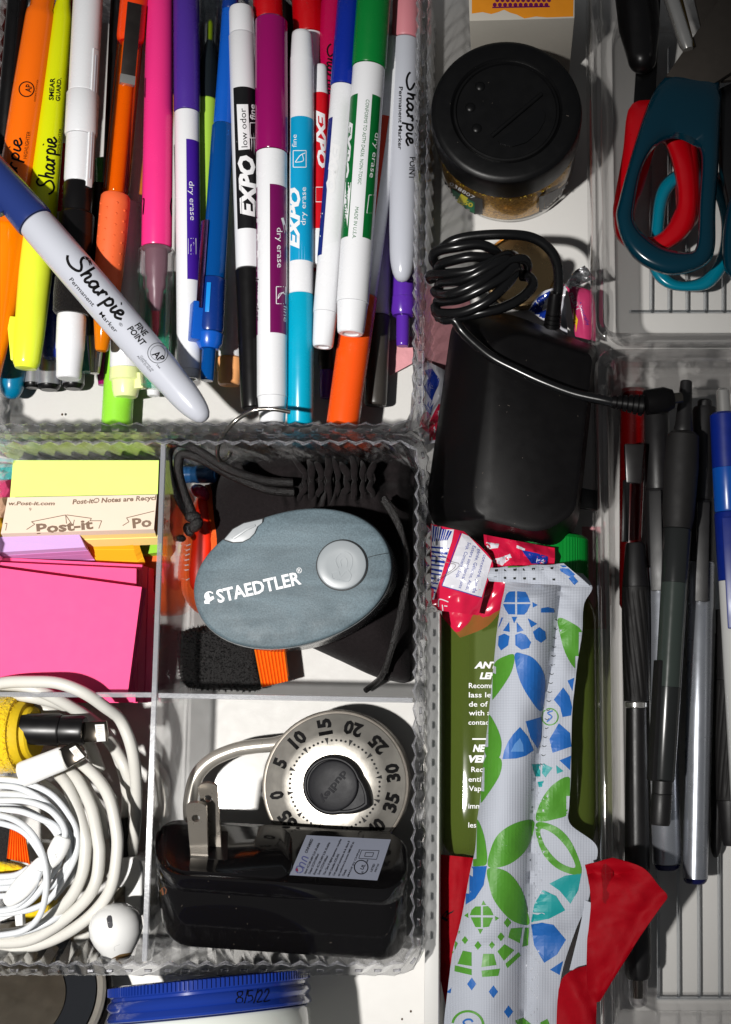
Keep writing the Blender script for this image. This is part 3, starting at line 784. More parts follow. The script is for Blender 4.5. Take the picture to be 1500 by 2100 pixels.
lettering([('Permanent Marker', 819, 178, 817, 307, 8), ('POINT', 841, 322, 839, 368, 12)], s, M_ink, t.o, bold=.02)
M_vi = plastic('violet_plastic', (92, 44, 168), rough=0.2)
t = Tool('ballpoint_pen', 'violet clicker pen under the grey fine point marker', 'pen', G_pen, (828, 420, 12), (826, 715, 11))
t.seg('barrel', M_vi, [(420, 46), (608, 47), (611, 46)]); t.seg('collar', M_vi, [(612, 50), (640, 50), (648, 42)]); t.seg('plunger', M_vi, [(649, 27), (690, 27)] + endcap(710, 26, 6))
M_bk2 = plastic('dark_grey_cap', (58, 54, 50), rough=0.35)
t = Tool('dry_erase_marker', 'white marker with dark grey cap, low beside the orange cap', 'marker', G_expo, (800, 60, 16), (770, 845, 9))
t.seg('barrel', M_white, [(60, 40), (640, 46), (646, 40)]); t.seg('cap', M_bk2, [(647, 44), (650, 47), (815, 46)] + endcap(832, 46, 6))

# --- low ends in the heap
def stub(label, A, B, segs, name='marker', cat='marker'):
    t = Tool(name, label, cat, G_ends, A, B)
    for pn, m, pr in segs: t.seg(pn, m, pr)
    return t
M_pea = plastic('peach_plastic', (250, 178, 116), gain=1.0)
stub('white highlighter with a peach cap, low beside the black cap', (492, 240, 13), (470, 795, 10), [('barrel', M_white, [(240, 42), (730, 50), (733, 46)]), ('cap', M_pea, [(734, 48), (737, 53), (760, 52), (763, 48)] + endcap(790, 46, 8))], 'highlighter', 'highlighter')
M_pl = plastic('pale_lime_plastic', (232, 240, 170), gain=1.0)
t = stub('white highlighter with a pale lime cap, behind the grey marker tip', (262, 420, 17), (258, 825, 14), [('barrel', M_white, [(420, 60), (752, 64), (756, 60)]), ('cap', M_pl, [(757, 64), (780, 66), (783, 56), (800, 54)] + endcap(815, 50, 8))], 'highlighter', 'highlighter')
t.bar('clip', M_pl, 768, 800, 18, 2, 8.5, ang=75)
M_lg = plastic('light_green_plastic', (146, 220, 60), gain=1.0)
stub('light green highlighter reaching down to the ridged wall', (262, 500, 8.6), (238, 905, 8.4), [('barrel', M_lg, [(500, 58), (640, 60), (870, 62)] + endcap(893, 60, 8))], 'highlighter', 'highlighter')
M_mint = plastic('mint_plastic', (80, 210, 165), gain=1.0)
stub('mint highlighter end peeking out under the grey marker', (330, 560, 9), (314, 830, 8.5), [('barrel', M_mint, [(560, 34), (790, 38)]), ('cap', M_white, [(790.5, 30), (800, 28)] + endcap(812, 26, 5))], 'highlighter', 'highlighter')
M_teal = plastic('teal_blue_plastic', (0, 118, 160))
t = stub('teal capped marker with a round end, at the far left', (42, 560, 13), (22, 830, 11), [('cap', M_teal, [(560, 54), (770, 52)] + ro(780, 818, 50, 6, .8))])
M_silver = mat('silver_barrel_paint', (190, 192, 198), rough=0.3, metal=0.7)
for lab, x, wd, e in (('silver marker end nearest the teal round end', 66, 34, 796), ('silver marker end below the yellow highlighter', 100, 46, 800), ('silver marker end below the white plug', 150, 44, 798)):
    stub(lab, (x + 10, 420, 9), (x, 815, 8.2), [('barrel', M_silver, [(420, wd), (e - 10, wd)]), ('end_plug', M_black, [(e - 9.5, wd * .96), (e - 4, wd * .9), (e, wd * .7)])])
stub('teal green marker cap beneath the pencil tip', (190, 380, 16), (182, 800, 12), [('cap', plastic('teal_green_plastic', (0, 108, 104)), [(380, 44), (756, 40), (764, 34)])])

stub('chrome pen tip below the amber pencil', (204, 380, 20), (194, 790, 19), [('barrel', M_black, [(380, 38), (688, 38), (691, 34)]), ('tip', M_chr, [(692, 34), (700, 34), (758, 21), (766, 18), (766, 8)])], 'ballpoint_pen', 'pen')
stub('plum pen end hidden beside the light green highlighter', (216, 500, 8), (212, 810, 8), [('cap', M_plum, [(500, 30), (770, 24), (790, 20)])])
stub('violet highlighter end peeking out left of the orange cap', (690, 560, 9), (668, 830, 8.6), [('barrel', M_vi, [(560, 40), (756, 38), (760, 34)]), ('cap', M_vi, [(761, 34), (800, 30), (816, 24)])], 'highlighter', 'highlighter')
stub('navy marker lying under the yellow highlighter', (124, 300, 17), (106, 760, 16.5), [('barrel', M_bl, [(300, 40), (725, 40), (735, 30)])])
stub('white capped marker with a teal band at the upper left corner', (30, -60, 18), (-6, 480, 16), [('cap', plastic('teal_band_plastic', (0, 96, 92)), [(-60, 46), (230, 46), (234, 44)]), ('barrel', M_white, [(235, 43), (420, 44)])])
t = stub('black pen with a clip at the upper left corner', (42, -60, 30), (8, 330, 29), [('barrel', M_black, [(-60, 40), (300, 38), (320, 20)])], 'ballpoint_pen', 'pen'); t.bar('clip', M_black, -60, 178, 17, 4, 5.4, ang=45, w1=14)
stub('dark red pen at the very left edge', (22, -60, 24), (-12, 330, 24), [('barrel', plastic('dark_red_plastic', (92, 20, 12)), [(-60, 26), (320, 24)])], 'ballpoint_pen', 'pen')
stub('black pen between the white marker and the amber pencil', (246, -60, 21), (226, 400, 21), [('barrel', M_black, [(-60, 32), (380, 32), (398, 20)])], 'ballpoint_pen', 'pen')
stub('white marker lying under the pink highlighter', (300, 60, 15), (276, 690, 14), [('barrel', M_white, [(60, 44), (640, 44), (660, 36)])])
stub('clear tube pen beside the purple marker', (372, 300, 15), (386, 780, 12), [('barrel', M_cap, [(300, 30), (770, 28), (778, 20)])], 'ballpoint_pen', 'pen')
stub('green marker behind the white capped ones', (216, 330, 10), (226, 700, 9.5), [('barrel', plastic('leaf_green_plastic', (40, 130, 40)), [(330, 40), (690, 38)])])
for lab, a, b, m in (('dark grey marker lying below the plum cap', (578, -60, 12), (590, 480, 10), M_bk2), ('black marker lying deep below the red ones', (690, -60, 9.5), (676, 760, 8.6), M_black), ('dark blue marker deep under the purple one', (470, -60, 9), (440, 560, 9), M_blued)):
    stub(lab, a, b, [('barrel', m, [(a[1], 48), (b[1] - 20, 46), (b[1], 40)])])
# ------------------------------------------------------------------ lower left organiser: sticky notes
def paper(name, c, **k): return mat(name, c, rough=0.75, var=0.03, scale=140, spec=0.2, bump=0.12, bscale=1500, **k)
G_pad = 'sticky note pads stacked in the divided organiser'
def pad(label, quad, z0, z1, m, m_side=None, lean=(0, 0), sheets=4, group=G_pad, name='sticky_note_pad', cat='sticky notes', tilt=(0, 0, 0, 0)):
    """a pad: top corners in photo pixels at height z1 (+ tilt per corner), slid by lean (pixels) down to z0; cut into a few stacks of sheets"""
    top = [P(x, y, z1 + tl) for (x, y), tl in zip(quad, tilt)]
    bot = [P(x + lean[0], y + lean[1], z1 + tl) for (x, y), tl in zip(quad, tilt)]
    bot = [Vector((b.x, b.y, (z0 + tl) * .001)) for b, tl in zip(bot, tilt)]
    cx = sum(p.x for p in top) / 4; cy_ = sum(p.y for p in top) / 4
    t = thing(name, label, cat, (cx, cy_, z0 * .001), group); rnd = random.Random(len(label) * 7 + int(quad[0][0]))
    out = []
    for i in range(sheets):
        a, b = i / sheets, (i + 1) / sheets
        j = Vector((rnd.uniform(-.25, .25), rnd.uniform(-.25, .25), 0)) * .001 * (0 if i == sheets - 1 else 1)
        lo = [bt.lerp(tp, a) + j for bt, tp in zip(bot, top)]; hi = [bt.lerp(tp, b - 0.02 / sheets) + j for bt, tp in zip(bot, top)]
        bm = bmesh.new(); add_prism(bm, hi, lo); out.append(obj('sheet_stack', bm, m if i == sheets - 1 or not m_side else m_side, t, smooth=0))
    t['top'] = 1
    return t, out
M_hot = paper('hot_pink_paper', (255, 88, 142), gain=1.0)
M_limep = paper('lime_paper', (228, 252, 132), gain=0.95)
M_tanp = paper('buff_paper', (226, 208, 188), gain=0.95)
M_yel = paper('pale_yellow_paper', (248, 224, 140), gain=0.95)
M_gold = paper('gold_paper', (246, 184, 36), gain=0.95)
M_lil = paper('lilac_paper', (204, 168, 220), gain=0.95)
M_lil2 = paper('mauve_paper', (206, 140, 200), gain=0.95)
M_cyan = paper('aqua_paper', (100, 216, 214), gain=0.9)
M_salm = paper('salmon_paper', (244, 124, 124), gain=0.95)
M_peach = paper('peach_paper', (252, 200, 164), gain=0.95)
M_orp = paper('orange_paper', (240, 110, 50), gain=0.95)
M_lgp = paper('leaf_green_paper', (150, 210, 60), gain=0.95)
M_redp2 = paper('red_paper', (196, 24, 40), gain=0.95)
M_mar = paper('maroon_paper', (120, 14, 50), gain=0.95)
M_prt = mat('brown_print', (116, 88, 66), rough=0.6)
# bottom layers first
pad('aqua note pad at the left edge under the lime pad', [(-60, 952), (60, 952), (60, 990), (-60, 990)], 4, 18, M_cyan, sheets=3)
pad('pink note pad edge left of the lime pad', [(-60, 984), (40, 984), (40, 1026), (-60, 1026)], 3, 22, M_hot, sheets=3)
pad('peach note pad edge left of the buff printed pad', [(-60, 1020), (40, 1020), (30, 1066), (-60, 1066)], 3, 24, M_peach, sheets=3)
pad('gold note pad corner at the far left below the peach one', [(-60, 1062), (20, 1062), (12, 1112), (-60, 1112)], 3, 26, M_gold, sheets=3)
pad('leaf green note pad at the right under the gold one', [(180, 1080), (332, 1080), (332, 1132), (180, 1150)], 4, 12, M_lgp, sheets=3, lean=(0, 6))
pad('orange note pad below the leaf green one', [(170, 1120), (332, 1132), (330, 1180), (170, 1180)], 3, 8, M_orp, sheets=2)
pad('salmon note pad edge under the gold pad', [(120, 1100), (262, 1100), (262, 1156), (120, 1152)], 3, 13, M_salm, sheets=2)
pad('red note pad right of the pink stack', [(200, 1162), (322, 1160), (318, 1212), (200, 1212)], 3, 7, M_redp2, sheets=2)
pad('maroon note pad lying low right of the pink stack', [(200, 1214), (300, 1212), (316, 1250), (262, 1304), (200, 1300)][:4], 3, 6, M_mar, sheets=2)
pad('buff folded note low beside the divider', [(296, 1240), (316, 1262), (300, 1300), (256, 1290)], 3, 6.5, M_tanp, sheets=2)
pad('gold folded note low beside the divider', [(250, 1306), (312, 1306), (306, 1350), (250, 1340)], 3, 5.6, M_gold, sheets=2)
pad('yellow note corner low beside the divider', [(262, 1342), (306, 1334), (306, 1364), (266, 1352)], 2.6, 4.6, paper('bright_yellow_paper', (250, 226, 20)), sheets=2)
pad('lime note pad leaning against the ridged wall', [(27, 944), (326, 944), (323, 1028), (20, 1030)], 8, 28, M_limep, sheets=5, lean=(0, -6))
t, sh = pad('buff printed note pad with pale yellow sheets below', [(16, 1020), (322, 1014), (316, 1085), (2, 1094)], 22, 32, M_tanp, M_yel, sheets=4, lean=(-2, 26), tilt=(1, 1, 0, 0))
s = Surf(sh)
lettering([('w.Post-it.com', 18, 1036, 113, 1036, 8), ('Post-it® Notes are Recycl', 149, 1034, 322, 1025, 10)], s, M_prt, t, shear=0.2, bold=0.03)
lettering([('Post-it', 76, 1094, 192, 1084, 20), ('Po', 273, 1083, 312, 1079, 20)], s, M_prt, t, bold=0.035)
lettering([('9', 60, 1048, 65, 1048, 7)], s, M_prt, t)
patch('printed_mark', [q for l in ([(55, 1086), (72, 1075), (65, 1070), (135, 1056), (137, 1074)], [(137, 1056), (188, 1063), (185, 1068), (209, 1068), (203, 1084)], [(135, 1056), (150, 1078), (153, 1066)], [(252, 1078), (265, 1070), (260, 1062), (317, 1048)], [(6, 1074), (15, 1073), (12, 1088)])
                       for i in range(len(l) - 1) for q in stroke_polys([l[i], l[i + 1]], 1.6)], s, M_prt, t, step=0)
pad('gold note pad right of the lilac one', [(160, 1108), (284, 1106), (272, 1114), (160, 1114)], 13, 23, M_gold, sheets=4, lean=(0, 44))
t, sh = pad('lilac note pad leaning in front of the buff printed pad', [(-60, 1103), (163, 1096), (175, 1122), (-60, 1136)], 16, 30, M_lil, M_lil2, sheets=5, lean=(0, 24), tilt=(0, 0, -2, -2))
# big pink stack
pad('hot pink note pad, lowest of the big pink stack', [(-60, 1140), (292, 1158), (284, 1440), (-60, 1440)], 4, 24, M_hot, sheets=5)
pad('hot pink note pad, middle one of the big pink stack', [(-60, 1150), (280, 1166), (278, 1440), (-60, 1440)], 24.3, 31, M_hot, sheets=3)
t, sh = pad('hot pink note pad, topmost of the big pink stack with skewed sheets', [(-60, 1156), (291, 1204), (262, 1424), (-60, 1416)], 31.3, 38, M_hot, sheets=3)

# ------------------------------------------------------------------ velvet bag, sharpener, velcro strap
M_vel = mat('black_velvet', (34, 30, 31), rough=1.0, spec=0.05, var=0.35, scale=900, bump=0.9, bscale=2000, bdist=0.0004, sheen=0.06, gain=0.8)
M_cord = mat('black_braided_cord', (30, 28, 28), rough=0.3, bump=1.0, bscale=2200, bdist=0.0006, var=0.4, scale=1500)
bag = thing('drawstring_pouch', 'black velvet drawstring pouch under the oval sharpener', 'pouch', P(640, 1150, 2.5))
def gather(x, y, r):
    z = 0.0
    g = math.exp(-(((x - 690) / 85) ** 2)) * math.exp(-(((y - 1000 + (x - 690) * .06) / 34) ** 2))
    z += g * 5.2 * math.sin(x / 3.5 + math.sin(y / 13 + x / 31) * 1.1) * (.6 + .4 * math.sin(x / 11 + y / 19))
    z -= 5.0 * math.exp(-(((y - 985) / 14) ** 2)) * (1 if x > 600 else max(0, (x - 500) / 100))
    z += 1.5 * math.sin((x + y) / 34) * math.exp(-((y - 950) / 50) ** 2)
    z -= 4 * math.exp(-(((x - 795) / 12) ** 2)) * math.exp(-(((y - 985) / 60) ** 2))
    return z
blob('pouch_body', [(424, 1130), (420, 1040), (440, 985), (480, 945), (540, 916), (600, 912), (648, 924), (662, 936), (690, 930), (716, 942), (740, 922), (790, 918), (826, 930), (850, 965), (846, 1060), (848, 1180), (846, 1300), (843, 1392), (800, 1396), (760, 1384), (700, 1356), (620, 1320), (540, 1290), (450, 1250)],
     4, 20, M_vel, bag, rings=44, noise=1.6, nscale=60, centre=(650, 1120), prof=lambda r: (1 - r ** 4) ** .7, extra=gather, outseg=10)
for i in range(9):
    x = 622 + i * 17.5; w_ = (6.5, 8.5, 7.5, 9, 7, 8.5, 8, 6.5, 7.5)[i]; dx = (-3, 2, -1, 3, 0, -2, 2, 3, 5)[i]
    tube('gather_fold', [(x - 10 + 2.6 * dx, 930 + 9 * (i % 3) + 3 * abs(i - 4), 20), (x - 3 + 1.6 * dx, 954 + 4 * (i % 2), 24.2), (x + 2 - dx, 972, 24.8), (x + 1, 985, 22.5)], lambda k: w_ * (.35 + .65 * math.sin(math.pi * min(1, .15 + k * .75))), M_vel, bag, n=10)
    tube('gather_fold', [(x + 1, 987, 22.5), (x + 2 - dx, 1001, 24.6), (x - 2 + dx, 1016 - 3 * (i % 3), 23.6), (x - 8 + 2.4 * dx, 1044 - 9 * (i % 3), 19.5)], lambda k: w_ * .9 * (.35 + .65 * math.sin(math.pi * min(1, .2 + k * .75))), M_vel, bag, n=10)
for l in ([(600, 990, 25), (540, 985, 29), (470, 962, 36), (400, 920, 42), (362, 908, 42), (345, 935, 40), (352, 985, 36), (372, 1030, 31), (392, 1062, 28)],
          [(602, 1010, 24), (545, 1003, 28), (470, 972, 34), (410, 940, 40), (374, 932, 41), (366, 960, 39), (376, 1005, 34), (392, 1045, 30), (398, 1066, 28)]):
    tube('drawstring', l, 9.5, M_cord, bag, n=10)
bm = bmesh.new()
for i, (x, y, z, r) in enumerate(((396, 1060, 30, 15), (402, 1076, 30, 16), (388, 1086, 28, 14), (372, 1104, 24, 9))):
    p = P(x, y, z); bmesh.ops.create_icosphere(bm, subdivisions=2, radius=r * pxm(p), matrix=Matrix.Translation(p) @ Matrix.Rotation(i, 4, 'Z') @ Matrix.Diagonal((1.15, .85, .8, 1)))
obj('cord_knot', bm, M_cord, bag, kind='stuff')
for l in ([(788, 1020, 27), (812, 1058, 28), (828, 1110, 28), (832, 1180, 27), (822, 1250, 26), (808, 1310, 25), (796, 1355, 22), (782, 1388, 15), (768, 1402, 8), (750, 1416, 5)],
          [(786, 1026, 27), (818, 1080, 28), (834, 1140, 27.5), (832, 1210, 26.5), (815, 1290, 25.5), (800, 1340, 23.5), (790, 1378, 18)]):
    tube('drawstring', l, 6.5, M_cord, bag, n=8)
# S-shaped wire hook
hook = tube('wire_hook', [(596, 845, 51.5), (560, 839, 52), (520, 842, 51.5), (480, 866, 51), (455, 898, 48), (446, 925, 44), (452, 945, 39), (468, 936, 37), (474, 924, 39)], 4.6, M_chr, n=10)
tag(hook, 'bent steel wire hook straddling the ridged wall above the pouch', 'hook')

# sharpener
SZ0, SZ1 = 20, 45
M_shp = mat('blue_grey_metallic_paint', (98, 114, 122), rough=0.5, metal=0.0, var=0.55, scale=1900, gain=0.85, spec=0.3, bump=.3, bscale=1500)
nt = M_shp.node_tree
n2 = nt.nodes.new('ShaderNodeTexNoise'); n2.inputs['Scale'].default_value = 26; n2.inputs['Distortion'].default_value = 1.5
tc = nt.nodes.new('ShaderNodeTexCoord'); mp = nt.nodes.new('ShaderNodeMapping'); mp.inputs['Scale'].default_value = (0.7, 3.2, 1); mp.inputs['Rotation'].default_value = (0, 0, R(-25))
nt.links.new(tc.outputs['Object'], mp.inputs['Vector']); nt.links.new(mp.outputs['Vector'], n2.inputs['Vector'])
bs = nt.nodes['Principled BSDF']; lk = bs.inputs['Base Color'].links[0].from_socket
mx = nt.nodes.new('ShaderNodeMix'); mx.data_type = 'RGBA'; mx.blend_type = 'OVERLAY'; mx.inputs['Factor'].default_value = 0.55
nt.links.new(lk, mx.inputs['A']); nt.links.new(n2.outputs['Fac'], mx.inputs['B']); nt.links.new(mx.outputs['Result'], bs.inputs['Base Color'])
M_shl = mat('dark_translucent_body', (84, 88, 90), rough=0.2, alpha=0.93)
M_btn = plastic('grey_button_plastic', (148, 154, 158), rough=0.32, var=0.03)
M_lgrey = plastic('light_grey_tab', (164, 168, 171), rough=0.36, var=0.03)
def egg(k=1.0, n=64, dx=0, dy=0):
    out = []
    a0 = R(-15)
    for i in range(n):
        a = 2 * math.pi * i / n; c, s_ = math.cos(a), math.sin(a)
        u = 206 * k * (abs(c) ** 0.95) * (1 if c > 0 else -1); v_ = 137 * k * (abs(s_) ** 0.95) * (1 if s_ > 0 else -1)
        out.append((600 + dx + u * math.cos(a0) - v_ * math.sin(a0), 1186 + dy + u * math.sin(a0) + v_ * math.cos(a0)))
    return out
sh = thing('pencil_sharpener', 'oval blue grey pencil sharpener with round button on the velvet pouch', 'sharpener', P(600, 1195, SZ0))
ring = lambda k, z: [P(x, y, SZ1) + Vector((0, 0, (z - SZ1) * .001)) for x, y in egg(k)]
bm = bmesh.new(); gs = [[bm.verts.new(p) for p in ring(k, z)] for k, z in ((.98, SZ0), (1.01, SZ0 + 2), (1.015, SZ1 - 4), (1.012, SZ1 - 2.4))]; n = 64
for a, b in zip(gs, gs[1:]):
    for i in range(n): bm.faces.new((a[i], a[(i + 1) % n], b[(i + 1) % n], b[i]))
bm.faces.new(gs[0]); bm.faces.new(gs[-1])
low = obj('lower_shell', bm, M_shl, sh, smooth=40)
bm = bmesh.new(); gs = [[bm.verts.new(p) for p in ring(k, z)] for k, z in ((1.0, SZ1 - 2.3), (1.0, SZ1 - 1.0), (.985, SZ1 - .35), (.96, SZ1 - .05), (.7, SZ1 + .15), (.35, SZ1 + .25))]
for a, b in zip(gs, gs[1:]):
    for i in range(n): bm.faces.new((a[i], a[(i + 1) % n], b[(i + 1) % n], b[i]))
bm.faces.new(gs[0]); bm.faces.new(gs[-1])
lid = obj('lid', bm, M_shp, sh, smooth=60)
s = Surf([lid])
lettering([('STAEDTLER', 448, 1236, 619, 1197, 27)], s, M_wink, sh, bold=0.025, lift=.06)
lettering([('®', 610, 1177, 621, 1174, 12)], s, M_wink, sh)
patch('head_logo', ring_poly(430, 1223, 8, 10.5, 18)[4:16] + [[(420, 1218), (428, 1214), (431, 1224), (422, 1228)], [(424, 1228), (438, 1222), (440, 1228), (427, 1236)], [(419, 1232), (428, 1230), (431, 1238), (420, 1238)]], s, M_wink, sh, step=0)
p = P(702, 1159, SZ1 + .2); k = pxm(p)
bm = bmesh.new(); add_lathe(bm, p - Vector((0, 0, .0004)), Vector((0, 0, 1)), [(0, 53 * k), (.0009, 53 * k)], 48); obj('button_groove', bm, M_black, sh, smooth=30)
bm = bmesh.new(); add_lathe(bm, p, Vector((0, 0, 1)), [(0, 51 * k), (.0009, 51 * k), (.0014, 49.5 * k), (.0016, 46 * k), (.0015, 30 * k), (.0014, 6 * k)], 48); btn = obj('button', bm, M_btn, sh, smooth=40)
M_emb = plastic('embossed_grey', (160, 166, 170), rough=0.25)
sb = Surf([btn])
strokes('head_emblem', [[(694, 1166), (688, 1150), (694, 1138), (706, 1132), (720, 1140), (722, 1156), (716, 1172)], [(700, 1162), (698, 1150), (706, 1144), (712, 1152), (710, 1164)], [(680, 1176), (694, 1172), (698, 1182), (712, 1170), (720, 1180)], [(680, 1176), (682, 1186), (694, 1190), (714, 1192), (720, 1180)]], 2.6, sb, M_emb, sh, lift=.18)
tabp = [(460, 1106), (478, 1085), (500, 1073), (539, 1064), (538, 1072), (528, 1080), (522, 1094), (512, 1104), (498, 1111), (478, 1112)]
tabo = slab('tab_groove', [(x + (x - 500) * .06, y + (y - 1090) * .08) for x, y in tabp], SZ1 - 1, SZ1 + .32, M_black, sh, smooth=0)
tab = slab('slide_tab', tabp, SZ1 - 1, SZ1 + .9, M_lgrey, sh, bev=.3)
slab('tab_ridge', [(474, 1103), (504, 1082), (523, 1075), (525, 1079), (506, 1088), (480, 1106)], SZ1 + .8, SZ1 + 1.3, M_lgrey, sh, bev=.2)
patch('seam', stroke_polys([(755, 1143), (775, 1138), (798, 1134)], 1.3), s, M_black, sh, step=0)
# orange glasses pouch / strap beneath
M_orf = mat('orange_fleece', (244, 96, 26), rough=0.9, bump=0.8, bscale=1500, bdist=0.0004, sheen=0.4, var=0.15, scale=500, gain=1.0)
M_orr = mat('orange_ribbed_webbing', (240, 112, 20), rough=0.45, var=0.1, scale=300, gain=1.0)
M_redv = mat('red_orange_vinyl', (246, 44, 16), rough=0.35, gain=1.0)
strap = thing('cable_strap', 'orange and black hook and loop cable strap under the sharpener', 'strap', P(440, 1250, 3))
blob('fleece_pad', [(372, 1120), (385, 1060), (410, 1010), (430, 995), (470, 1040), (480, 1150), (470, 1250), (420, 1262), (388, 1240), (366, 1190)], 3, 11, M_orf, strap, rings=16, noise=1.0, nscale=20)
blob('vinyl_edge', [(402, 1040), (416, 1000), (430, 1060), (436, 1120), (424, 1190), (398, 1210), (388, 1180), (394, 1110)], 12.5, 3.4, M_redv, strap, rings=10)
strokes('stitching', [[(383, 1120), (392, 1116)], [(382, 1130), (391, 1126)], [(381, 1140), (390, 1136)], [(380, 1150), (389, 1147)], [(380, 1160), (388, 1158)], [(380, 1170), (388, 1168)], [(383, 1190), (390, 1186)]], 2, Surf([c for c in strap.children]), M_wink, strap, lift=.2)
M_loop = mat('black_loop_velcro', (20, 18, 18), rough=0.8, bump=1.0, bscale=1300, bdist=0.0012, var=0.8, scale=900, spec=0.6)
vp = [(366, 1305), (372, 1296), (420, 1284), (470, 1290), (524, 1312), (532, 1360), (536, 1412), (470, 1415), (400, 1412), (376, 1400), (366, 1360)]
vel = blob('loop_tab', vp, 9, 6, M_loop, strap, rings=22, noise=1.0, nscale=5, prof=lambda r: (1 - r ** 8) ** .5)
M_fib = mat('black_fibre', (20, 19, 20), rough=.25, spec=.8)
fuzz(vel, 2600, 1.1, .22, M_fib, 3)
fuzz(strap.children[0], 900, .7, .2, M_orf, 4)
rb = bmesh.new()
def rib_strip(parent, c00, c10, c01, c11, z, nrib, m, dz=0.5, nm='ribbed_end', zz=None):
    """webbing: ribs run from the first edge to the second"""
    rows = []
    for j in range(7):
        v_ = j / 6; row = []
        for i in range(nrib * 2 + 1):
            u = i / (nrib * 2)
            x = (c00[0] * (1 - u) + c10[0] * u) * (1 - v_) + (c01[0] * (1 - u) + c11[0] * u) * v_
            y = (c00[1] * (1 - u) + c10[1] * u) * (1 - v_) + (c01[1] * (1 - u) + c11[1] * u) * v_
            row.append(P(x, y, z + (dz if i % 2 else 0) + (zz(v_) if zz else 0)))
        rows.append(row)
    return loft(nm, rows, m, parent, thick=1.0, smooth=80)
rb.free()
rib_strip(strap, (522, 1332), (586, 1330), (537, 1410), (594, 1396), 14, 9, M_orr, 1.0)
# blue pen end and magenta bit beneath the cord
t = Tool('highlighter_end', 'short blue marker end lying low beside the drawstring knot', 'marker', None, (352, 975, 9), (470, 970, 9))
t.seg('cap', plastic('steel_blue_plastic', (40, 96, 150)), [(352, 32), (356, 36), (400, 34), (404, 38), (440, 38), (444, 30)])
blob('hair_tie', [(392, 1000), (402, 993), (418, 996), (428, 1010), (424, 1026), (408, 1022), (396, 1014)], 14, 6, plastic('magenta_satin', (190, 10, 80)), None, rings=8)
tag(bpy.data.objects['hair_tie'], 'magenta satin scrap showing beside the pouch and drawstring', 'fabric scrap')
# ------------------------------------------------------------------ cables compartment
M_cab = mat('white_cable_rubber', (216, 214, 207), rough=0.38, var=0.06, scale=90, bump=0.1, bscale=500)
M_cab2 = mat('white_earphone_rubber', (224, 227, 230), rough=0.35, var=0.04, scale=90)
M_gloss = mat('glossy_white_plastic', (238, 238, 236), rough=0.12, var=0.01)
M_yv = mat('yellow_loop_velcro', (236, 196, 10), rough=0.85, bump=0.9, bscale=1200, bdist=0.0006, var=0.25, scale=800, sheen=0.4, gain=1.0)
M_ywb = mat('yellow_webbing', (214, 180, 8), rough=0.7, bump=0.5, bscale=900, var=0.12, scale=600)
t = thing('charging_cable', 'thick white charging cable coiled around the compartment', 'cable', P(120, 1700, 2.5))
for l in ([(-50, 1412, 42), (10, 1400, 45), (60, 1398, 48.5), (119, 1401, 50.5), (171, 1420, 49), (213, 1448, 44), (248, 1478, 38), (272, 1540, 35), (280, 1620, 28), (277, 1700, 22), (262, 1790, 15), (225, 1870, 10), (160, 1930, 8)],
          [(-50, 1410, 36), (0, 1405, 40), (53, 1408, 45), (96, 1423, 44), (140, 1446, 40), (185, 1476, 34), (225, 1520, 28), (256, 1572, 29), (272, 1625, 24), (276, 1672, 19), (262, 1740, 14), (230, 1800, 10)],
          [(-50, 1425, 34), (0, 1420, 37), (51, 1427, 41), (96, 1436, 39), (139, 1449, 35), (177, 1468, 31), (222, 1510, 26), (250, 1570, 24), (262, 1640, 18), (250, 1730, 11)],
          [(60, 1442, 30), (81, 1450, 32), (107, 1459, 32), (140, 1478, 30), (180, 1520, 26), (205, 1580, 20)],
          [(140, 1545, 30), (171, 1568, 35), (203, 1600, 38), (226, 1640, 40), (239, 1700, 41), (241, 1744, 41), (232, 1808, 40), (211, 1850, 38), (168, 1893, 36), (107, 1928, 33), (32, 1947, 31), (-60, 1950, 29)],
          [(120, 1560, 29), (145, 1583, 34), (164, 1606, 37), (188, 1657, 40), (200, 1715, 42), (204, 1752, 42), (197, 1808, 42), (170, 1852, 40), (107, 1904, 37), (43, 1931, 34), (-60, 1930, 31)],
          [(100, 1570, 30), (124, 1591, 35), (140, 1614, 38), (159, 1660, 41), (173, 1710, 43), (176, 1740, 43), (168, 1797, 42), (138, 1850, 40), (85, 1891, 37), (30, 1914, 34), (-60, 1920, 32)],
          [(168, 1600, 24), (190, 1640, 27), (205, 1672, 25), (212, 1720, 22)],
          [(35, 1518, 30), (60, 1540, 31), (90, 1560, 30)]):
    tube('cable_turn', l, 12.2, M_cab, t, n=12)
t = thing('earphone_cable', 'thin white earphone cable wound in loops with its remote on top', 'cable', P(30, 1750, 2.5))
rnd = random.Random(3)
